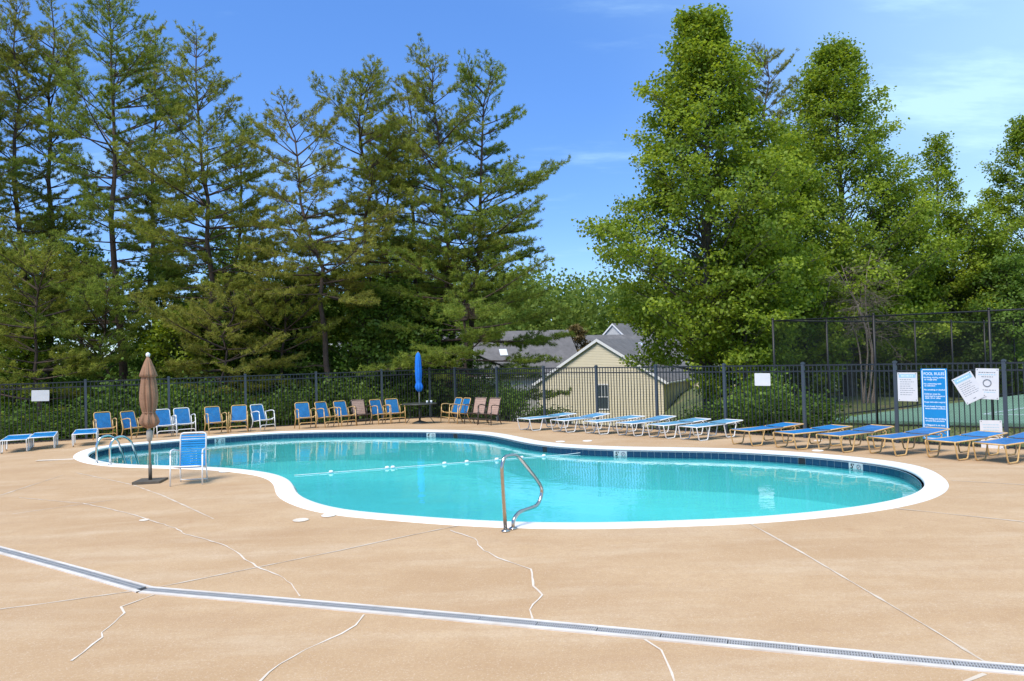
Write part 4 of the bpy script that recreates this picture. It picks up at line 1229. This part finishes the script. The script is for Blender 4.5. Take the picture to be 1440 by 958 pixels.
def tz(x, y): return float(terrain_z(np.array(x), np.array(y)))
def pine_px(px_base, px_top, py_top, Y, R, label, seed, **kw):
    b = at_depth(px_base, 540, Y); b[2] = tz(b[0], b[1]) - 0.1
    t = at_depth(px_top, py_top, Y + kw.pop('dy', 0))
    return pine('pine_tree', b, t, R, label, kw.pop('group', 'pines behind the left fence'), seed, **kw)
pine_px(-40, -55, 20, 33, 2.9, 'pine at the far left edge of the photo, mostly out of frame', 100)
pine_px(34, 22, 6, 35, 2.7, 'tall pine whose two-pronged neighbour stands just right, leftmost full trunk', 101)
pine_px(66, 72, -8, 37, 2.6, 'tall pine with the second trunk from the left', 102)
pine_px(176, 152, -22, 34, 3.0, 'tallest pine, its top leaving the frame above the brown umbrella', 103)
pine_px(210, 214, 42, 39, 2.4, 'slim pine standing right behind the tallest pine', 104)
pine_px(296, 283, 56, 33, 2.9, 'pine with a pointed crown at the right end of the left group', 105)
pine_px(312, 345, 165, 36, 2.2, 'lower pine tucked right behind the pointed pine', 106)
pine_px(468, 398, 148, 31.8, 2.7, 'pine with the bare leaning trunk in the middle of the left trees', 107, lean=(0.35, 0), crown0=0.42)
pine_px(518, 511, 108, 34, 2.8, 'straight pine with a broad rounded top left of the blue umbrella', 108, crown0=0.42)
pine_px(541, 546, 178, 37, 1.9, 'thin pine trunk just right of the straight broad pine', 109, crown0=0.5)
pine_px(580, 577, 120, 36, 2.1, 'thin tall pine directly above the blue umbrella', 110, crown0=0.5)
pine_px(640, 614, 86, 34, 3.1, 'pine with two upper prongs and long limbs reaching right over the houses', 111, crown0=0.30)
pine_px(655, 690, 98, 34.5, 3.0, 'pine forming the right edge of the left tree group', 112, crown0=0.34)
pine_px(1085, 1078, 62, 46, 2.6, 'dark pine top peeking out behind the big broadleaf tree', 113, group=None)
pine_px(1108, 1125, 105, 45, 2.4, 'second pine top right of the big broadleaf tree', 114, group=None)
GY = 'young pines low behind the left fence'
pine_px(52, 48, 352, 30.0, 3.0, 'low bushy pine behind the fence at far left', 120, group=GY, crown0=0.12, whorl=0.42, droop=6)
pine_px(150, 146, 392, 31.5, 2.4, 'low bushy pine behind the fence left of the brown umbrella', 121, group=GY, crown0=0.12, whorl=0.42, droop=6)
pine_px(300, 330, 408, 31.0, 2.9, 'low spreading pine behind the fence right of the brown umbrella', 122, group=GY, crown0=0.18, whorl=0.42, droop=8)
pine_px(398, 396, 372, 33.2, 2.6, 'low pine left of the leaning trunk', 123, group=GY, crown0=0.14, whorl=0.42, droop=6)
pine_px(655, 660, 318, 32.6, 4.3, 'wide low pine with drooping limbs right of the blue umbrella', 124, group=GY, crown0=0.16, whorl=0.40, droop=10)

def leafy_px(px, py_top, Y, R, label, seed, group='broadleaf trees on the right', name='broadleaf_tree', **kw):
    b = at_depth(px, 540, Y); b[2] = tz(b[0], b[1]) - 0.05
    t = at_depth(px, py_top, Y)
    return broadleaf(name, b, t[2] - b[2], R, label, group, seed, **kw)
leafy_px(996, 20, 31, 4.75, 'biggest broadleaf tree, its cone crown tallest right of the sky gap', 201, n_br=170, per=42, crown0=0.13)
leafy_px(1194, 62, 37, 5.0, 'tall cone-shaped broadleaf tree second from the sky gap', 202, n_br=140, per=38, crown0=0.08)
leafy_px(1112, 195, 34.5, 3.6, 'shorter broadleaf tree filling the dip between the two tall ones', 203, n_br=70, per=28, crown0=0.06)
leafy_px(1334, 186, 40, 2.3, 'thin sparse broadleaf tree with sky showing through its top', 204, n_br=56, per=18, crown0=0.2)
leafy_px(1448, 168, 40, 3.9, 'broadleaf tree cut off by the right edge of the photo', 205, n_br=100, per=32, crown0=0.06)
leafy_px(1262, 262, 38, 2.7, 'mid-height broadleaf tree behind the tennis fence left of the sparse one', 206, n_br=62, per=26, crown0=0.05, shape='dome')
leafy_px(1372, 300, 39, 3.0, 'round broadleaf tree behind the tennis fence right of the sparse one', 207, n_br=66, per=26, crown0=0.05, shape='dome')
leafy_px(1048, 330, 29.5, 2.3, 'low leafy tree at the foot of the biggest broadleaf tree', 208, n_br=46, per=28, crown0=0.05, shape='dome')
leafy_px(1135, 372, 33, 2.3, 'low bright leafy tree at the corner of the tennis fence', 209, n_br=46, per=26, crown0=0.05, shape='dome')
leafy_px(1420, 372, 37, 2.6, 'low dense tree behind the tennis fence at far right', 210, n_br=50, per=28, crown0=0.04, shape='dome', mt='leaf_dark')
leafy_px(1310, 385, 41, 2.8, 'low dense tree behind the middle of the tennis fence', 211, n_br=50, per=28, crown0=0.04, shape='dome', mt='leaf_dark')
leafy_px(1215, 392, 40, 2.6, 'low dense tree behind the dead branches', 212, n_br=50, per=28, crown0=0.04, shape='dome', mt='leaf_dark')
GU = 'leafy saplings under the pines'
for k, (px, py, Y, R) in enumerate([(20, 430, 34, 2.2), (118, 350, 38, 2.8), (232, 372, 37, 2.6), (262, 440, 33, 2.0), (365, 430, 36, 2.4), (425, 392, 35, 2.3),
                                     (492, 384, 36.5, 2.4), (548, 402, 34, 2.2), (600, 430, 33.5, 2.0), (330, 330, 41, 3.0), (60, 300, 42, 3.0), (560, 340, 41, 2.6)]):
    pos = ['far left by the placard', 'behind the second pine', 'right of the slim pine', 'behind the brown umbrella', 'left of the leaning trunk', 'behind the leaning trunk',
           'left of the straight broad pine', 'right of the straight broad pine', 'behind the blue umbrella', 'deep behind the pointed pine', 'deep behind the leftmost pines', 'deep behind the thin pines'][k]
    leafy_px(px, py, Y, R, 'green broadleaf sapling ' + pos, 230 + k, GU, 'sapling', n_br=40, per=24, crown0=0.06, shape='dome', mt='leaf_dark' if k % 3 else 'leaf', leaf=0.15)
leafy_px(812, 462, 74, 2.4, 'small rust-coloured tree in front of the far roofs', 250, None, 'ornamental_tree', n_br=30, per=24, crown0=0.2, shape='dome', mt='leaf_rust', leaf=0.22)

def shrub(p, R, H, seed, label, group, mt='leaf_dark', n=5200, leaf=0.11):
    r = np.random.default_rng(seed)
    root = root_tree('shrub', p, label, 'shrub', group)
    tk = MB(); LP_, TI = [], []
    k = 70
    for i in range(k):
        az = r.uniform(0, 6.28); u = math.sqrt(r.uniform(0, 1)); e = np.array([math.cos(az) * R * u, math.sin(az) * R * u, H * (1 - 0.55 * u * u) * r.uniform(0.45, 1.05)])
        tk.tube([np.array([0.15 * math.cos(az), 0.15 * math.sin(az), -0.1]), e * np.array([0.5, 0.5, 0.6]), e], [0.014, 0.009, 0.004], 4, caps=False)
        m_ = n // k
        LP_.append(e + r.normal(0, 1, (m_, 3)) * np.array([0.28, 0.28, 0.24])); TI.append(np.clip(r.uniform(0, .6) + r.uniform(0, .4, m_), 0, 1))
    P = np.vstack(LP_); V, F = leaves_at(P, leaf, r, 0.5)
    tk.build('stem', M['bark_grey'], root)
    link('foliage', big_mesh('foliage', V, F, M[mt], tint=np.repeat(np.concatenate(TI), 4)), root)
    return root
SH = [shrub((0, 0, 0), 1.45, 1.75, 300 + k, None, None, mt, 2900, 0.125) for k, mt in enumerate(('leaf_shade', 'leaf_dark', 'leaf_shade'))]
SHRUBS = [  # along the fence line, offset behind it, size, label
 ('L', -0.62, 1.8, 1.05, 'leafy shrub behind the fence at the left edge, over the leftmost flat lounger'),
 ('L', -0.22, 2.5, 1.1, 'leafy shrub behind the fence right below the left placard'),
 ('L', 0.20, 1.8, 1.0, 'leafy shrub behind the fence over the flat lounger nearest the ladder'),
 ('L', 0.62, 2.4, 1.15, 'leafy shrub behind the fence over the chair left of the brown umbrella'),
 ('L', 1.05, 1.8, 0.95, 'leafy shrub behind the fence just right of the brown umbrella'),
 ('L', 1.50, 2.5, 1.1, 'leafy shrub behind the fence over the fifth chair from the left'),
 ('L', 1.95, 1.8, 1.0, 'leafy shrub behind the fence over the sixth and seventh chairs'),
 ('L', 2.40, 2.5, 1.1, 'leafy shrub behind the fence in the gap between the two chair rows'),
 ('L', 2.90, 1.8, 1.05, 'leafy shrub behind the fence over the left end of the second chair row'),
 ('L', 3.40, 2.5, 1.15, 'leafy shrub behind the fence at the foot of the leaning pine'),
 ('L', 3.90, 1.8, 1.0, 'leafy shrub behind the fence over the lone woven chair'),
 ('L', 4.45, 2.2, 1.0, 'leafy shrub behind the fence left of the blue umbrella'),
 ('R', -2.45, 2.4, 1.0, 'leafy shrub behind the fence corner right of the blue umbrella'),
 ('R', -1.55, 1.7, 0.85, 'leafy shrub behind the fence over the woven chair pair'),
 ('R', -0.65, 1.7, 0.62, 'small leafy shrub behind the fence between woven chairs and cream house'),
 ('R', 2.45, 1.9, 0.75, 'leafy shrub behind the fence at the right side of the cream house'),
 ('R', 2.95, 2.5, 0.85, 'leafy shrub behind the fence over the last white lounger'),
 ('R', 3.45, 1.9, 0.85, 'leafy shrub behind the fence over the first gold lounger'),
]
su = set()
for i_, (side, n, off, sc_, lab) in enumerate(SHRUBS):
    q = (left_post(n) + LNORM * off) if side == 'L' else (right_post(n) + RNORM * off)
    k = i_ % 3
    o = SH[k] if k not in su else copy_tree(SH[k]); su.add(k)
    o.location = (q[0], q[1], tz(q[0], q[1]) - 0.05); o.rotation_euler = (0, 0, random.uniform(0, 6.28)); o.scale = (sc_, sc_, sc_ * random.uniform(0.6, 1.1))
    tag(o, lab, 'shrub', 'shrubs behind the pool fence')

def dead_tree():
    r = np.random.default_rng(78)
    b = at_depth(1222, 540, 31.5); b[2] = tz(b[0], b[1])
    root = root_tree('dead_tree', b, 'bare grey tangle of dead branches drooping over the tennis fence', 'tree', None)
    H = at_depth(1222, 345, 31.5)[2] - b[2]
    stems = []
    for k in range(5):
        dx, dy, h = r.uniform(-2.2, 2.2), r.uniform(-0.6, 0.9), H * r.uniform(0.72, 1.05)
        f = (lambda t, dx=dx, dy=dy, h=h: np.array([dx * t * t + 0.25 * math.sin(5 * t + dx), dy * t * t, h * t]))
        stems.append(f)
        mb = MB(); limb(mb, [f(t) for t in np.linspace(0, 1, 9)], 0.045, 0.014, 6)
        for q in range(15):
            t = r.uniform(0.5, 1.0); p0 = f(t); az = r.uniform(0, 6.28); Lb = r.uniform(0.5, 1.9)
            d = np.array([math.cos(az), math.sin(az) * 0.6, r.uniform(-0.3, 0.7)]); sag = r.uniform(0.2, 1.0)
            g = lambda u: p0 + d * Lb * u + np.array([0, 0, -sag * u * u * Lb])
            limb(mb, [g(u) + r.normal(0, 0.05, 3) * (u > 0) for u in np.linspace(0, 1, 6)], 0.014, 0.004, 4)
            for z in range(7):
                a_ = g(r.uniform(0.25, 1)); e = a_ + unit(d + r.normal(0, 0.8, 3) + np.array([0, 0, -0.45])) * r.uniform(0.25, 0.9)
                mb.tube([a_, (a_ + e) / 2 + r.normal(0, 0.06, 3), e], [0.007, 0.005, 0.003], 3, caps=False)
        mb.build('branch', M['dead_wood'], root)
dead_tree()

def woods(name, crowns, n_leaf, leaf, label, mt, seed):
    r = np.random.default_rng(seed); LP_, TI = [], []
    for (x, y, z, R, H) in crowns:
        d = unit(r.normal(0, 1, (n_leaf, 3))); rad = r.uniform(0.55, 1.0, (n_leaf, 1)) ** 0.5
        lump = 1 + 0.22 * np.sin(d[:, :1] * 5 + x) * np.cos(d[:, 1:2] * 6 + y) + 0.15 * np.sin(d[:, 2:] * 9 + x * 2)
        P = d * rad * lump * np.array([R, R, H]) + np.array([x, y, z])
        LP_.append(P); TI.append(np.clip(r.uniform(0, 0.55) + r.uniform(0, 0.45, n_leaf), 0, 1))
    P = np.vstack(LP_); V, F = leaves_at(P, leaf, r, 0.5)
    o = link(name, big_mesh(name, V, F, M[mt], tint=np.repeat(np.concatenate(TI), 4)))
    return tag(o, label, 'woods', None, 'stuff')
r = np.random.default_rng(5)
cr = []
for k in range(90):
    y = r.uniform(42, 62); x = r.uniform(-48, -6) * y / 52; h = r.uniform(2.8, 4.4); cr.append((x, y, -3.5 + h * r.uniform(0.3, 1.25), r.uniform(2.2, 3.4), h))
woods('distant_woods', cr, 1500, 0.30, 'dark green woods filling the gaps behind the left pines', 'leaf_dark', 1)
cr = []
for k in range(44):
    y = r.uniform(46, 60); x = r.uniform(13.5, 42) * y / 50; h = r.uniform(3.2, 4.8); cr.append((x, y, -0.8 + h * r.uniform(0.5, 1.4), r.uniform(2.4, 3.6), h))
woods('distant_woods', cr, 1400, 0.30, 'green woods behind the tennis court on the right', 'leaf', 2)
cr = []
for k in range(230):
    y = r.uniform(112, 160); x = r.uniform(-55, 70); h = r.uniform(7.5, 10); cr.append((x, y, -4 + h * r.uniform(0.7, 1.15) + (y - 118) * 0.10, r.uniform(3.2, 5.2), h))
woods('distant_woods', cr, 800, 0.66, 'pale green wooded hill far behind the house roofs', 'leaf_far', 3)

# grass strip between the right fence and the court
def grass():
    r = np.random.default_rng(9); n = 42000
    s, d = r.uniform(2.0, 14.5, n), r.uniform(0.12, 6.5, n) ** 1.0
    q = np.array([1.016, 26.0]) + s[:, None] * np.array([1.586, -1.534]) + d[:, None] * RNORM
    keep = np.ones(n, bool)
    rel = q - (K0 + nd * 0.9 + fd * 0.9)
    Mx = np.linalg.inv(np.c_[nd, fd]); ab = rel @ Mx.T
    keep &= ~((ab[:, 0] > 0) & (ab[:, 1] > 0))
    keep &= np.sin(q[:, 0] * 2.1 + np.sin(q[:, 1] * 1.7)) + r.normal(0, 0.5, n) > -0.5
    q = q[keep]; n = len(q)
    P = np.c_[q, terrain_z(q[:, 0], q[:, 1])]
    a = r.uniform(0, 6.28, n); h = r.uniform(0.05, 0.13, n)
    w_ = np.c_[np.cos(a), np.sin(a), np.zeros(n)] * 0.006
    tip = P + np.c_[r.normal(0, 0.03, n), r.normal(0, 0.03, n), h]
    V = np.stack([P - w_, P + w_, tip], 1).reshape(-1, 3)
    o = link('grass', big_mesh('grass', V, np.arange(3 * n).reshape(-1, 3), M['grass'], tint=np.repeat(r.uniform(0, 1, n), 3)))
    tag(o, 'thin patchy grass strip between the fence and the tennis court', 'grass', None, 'stuff')
grass()
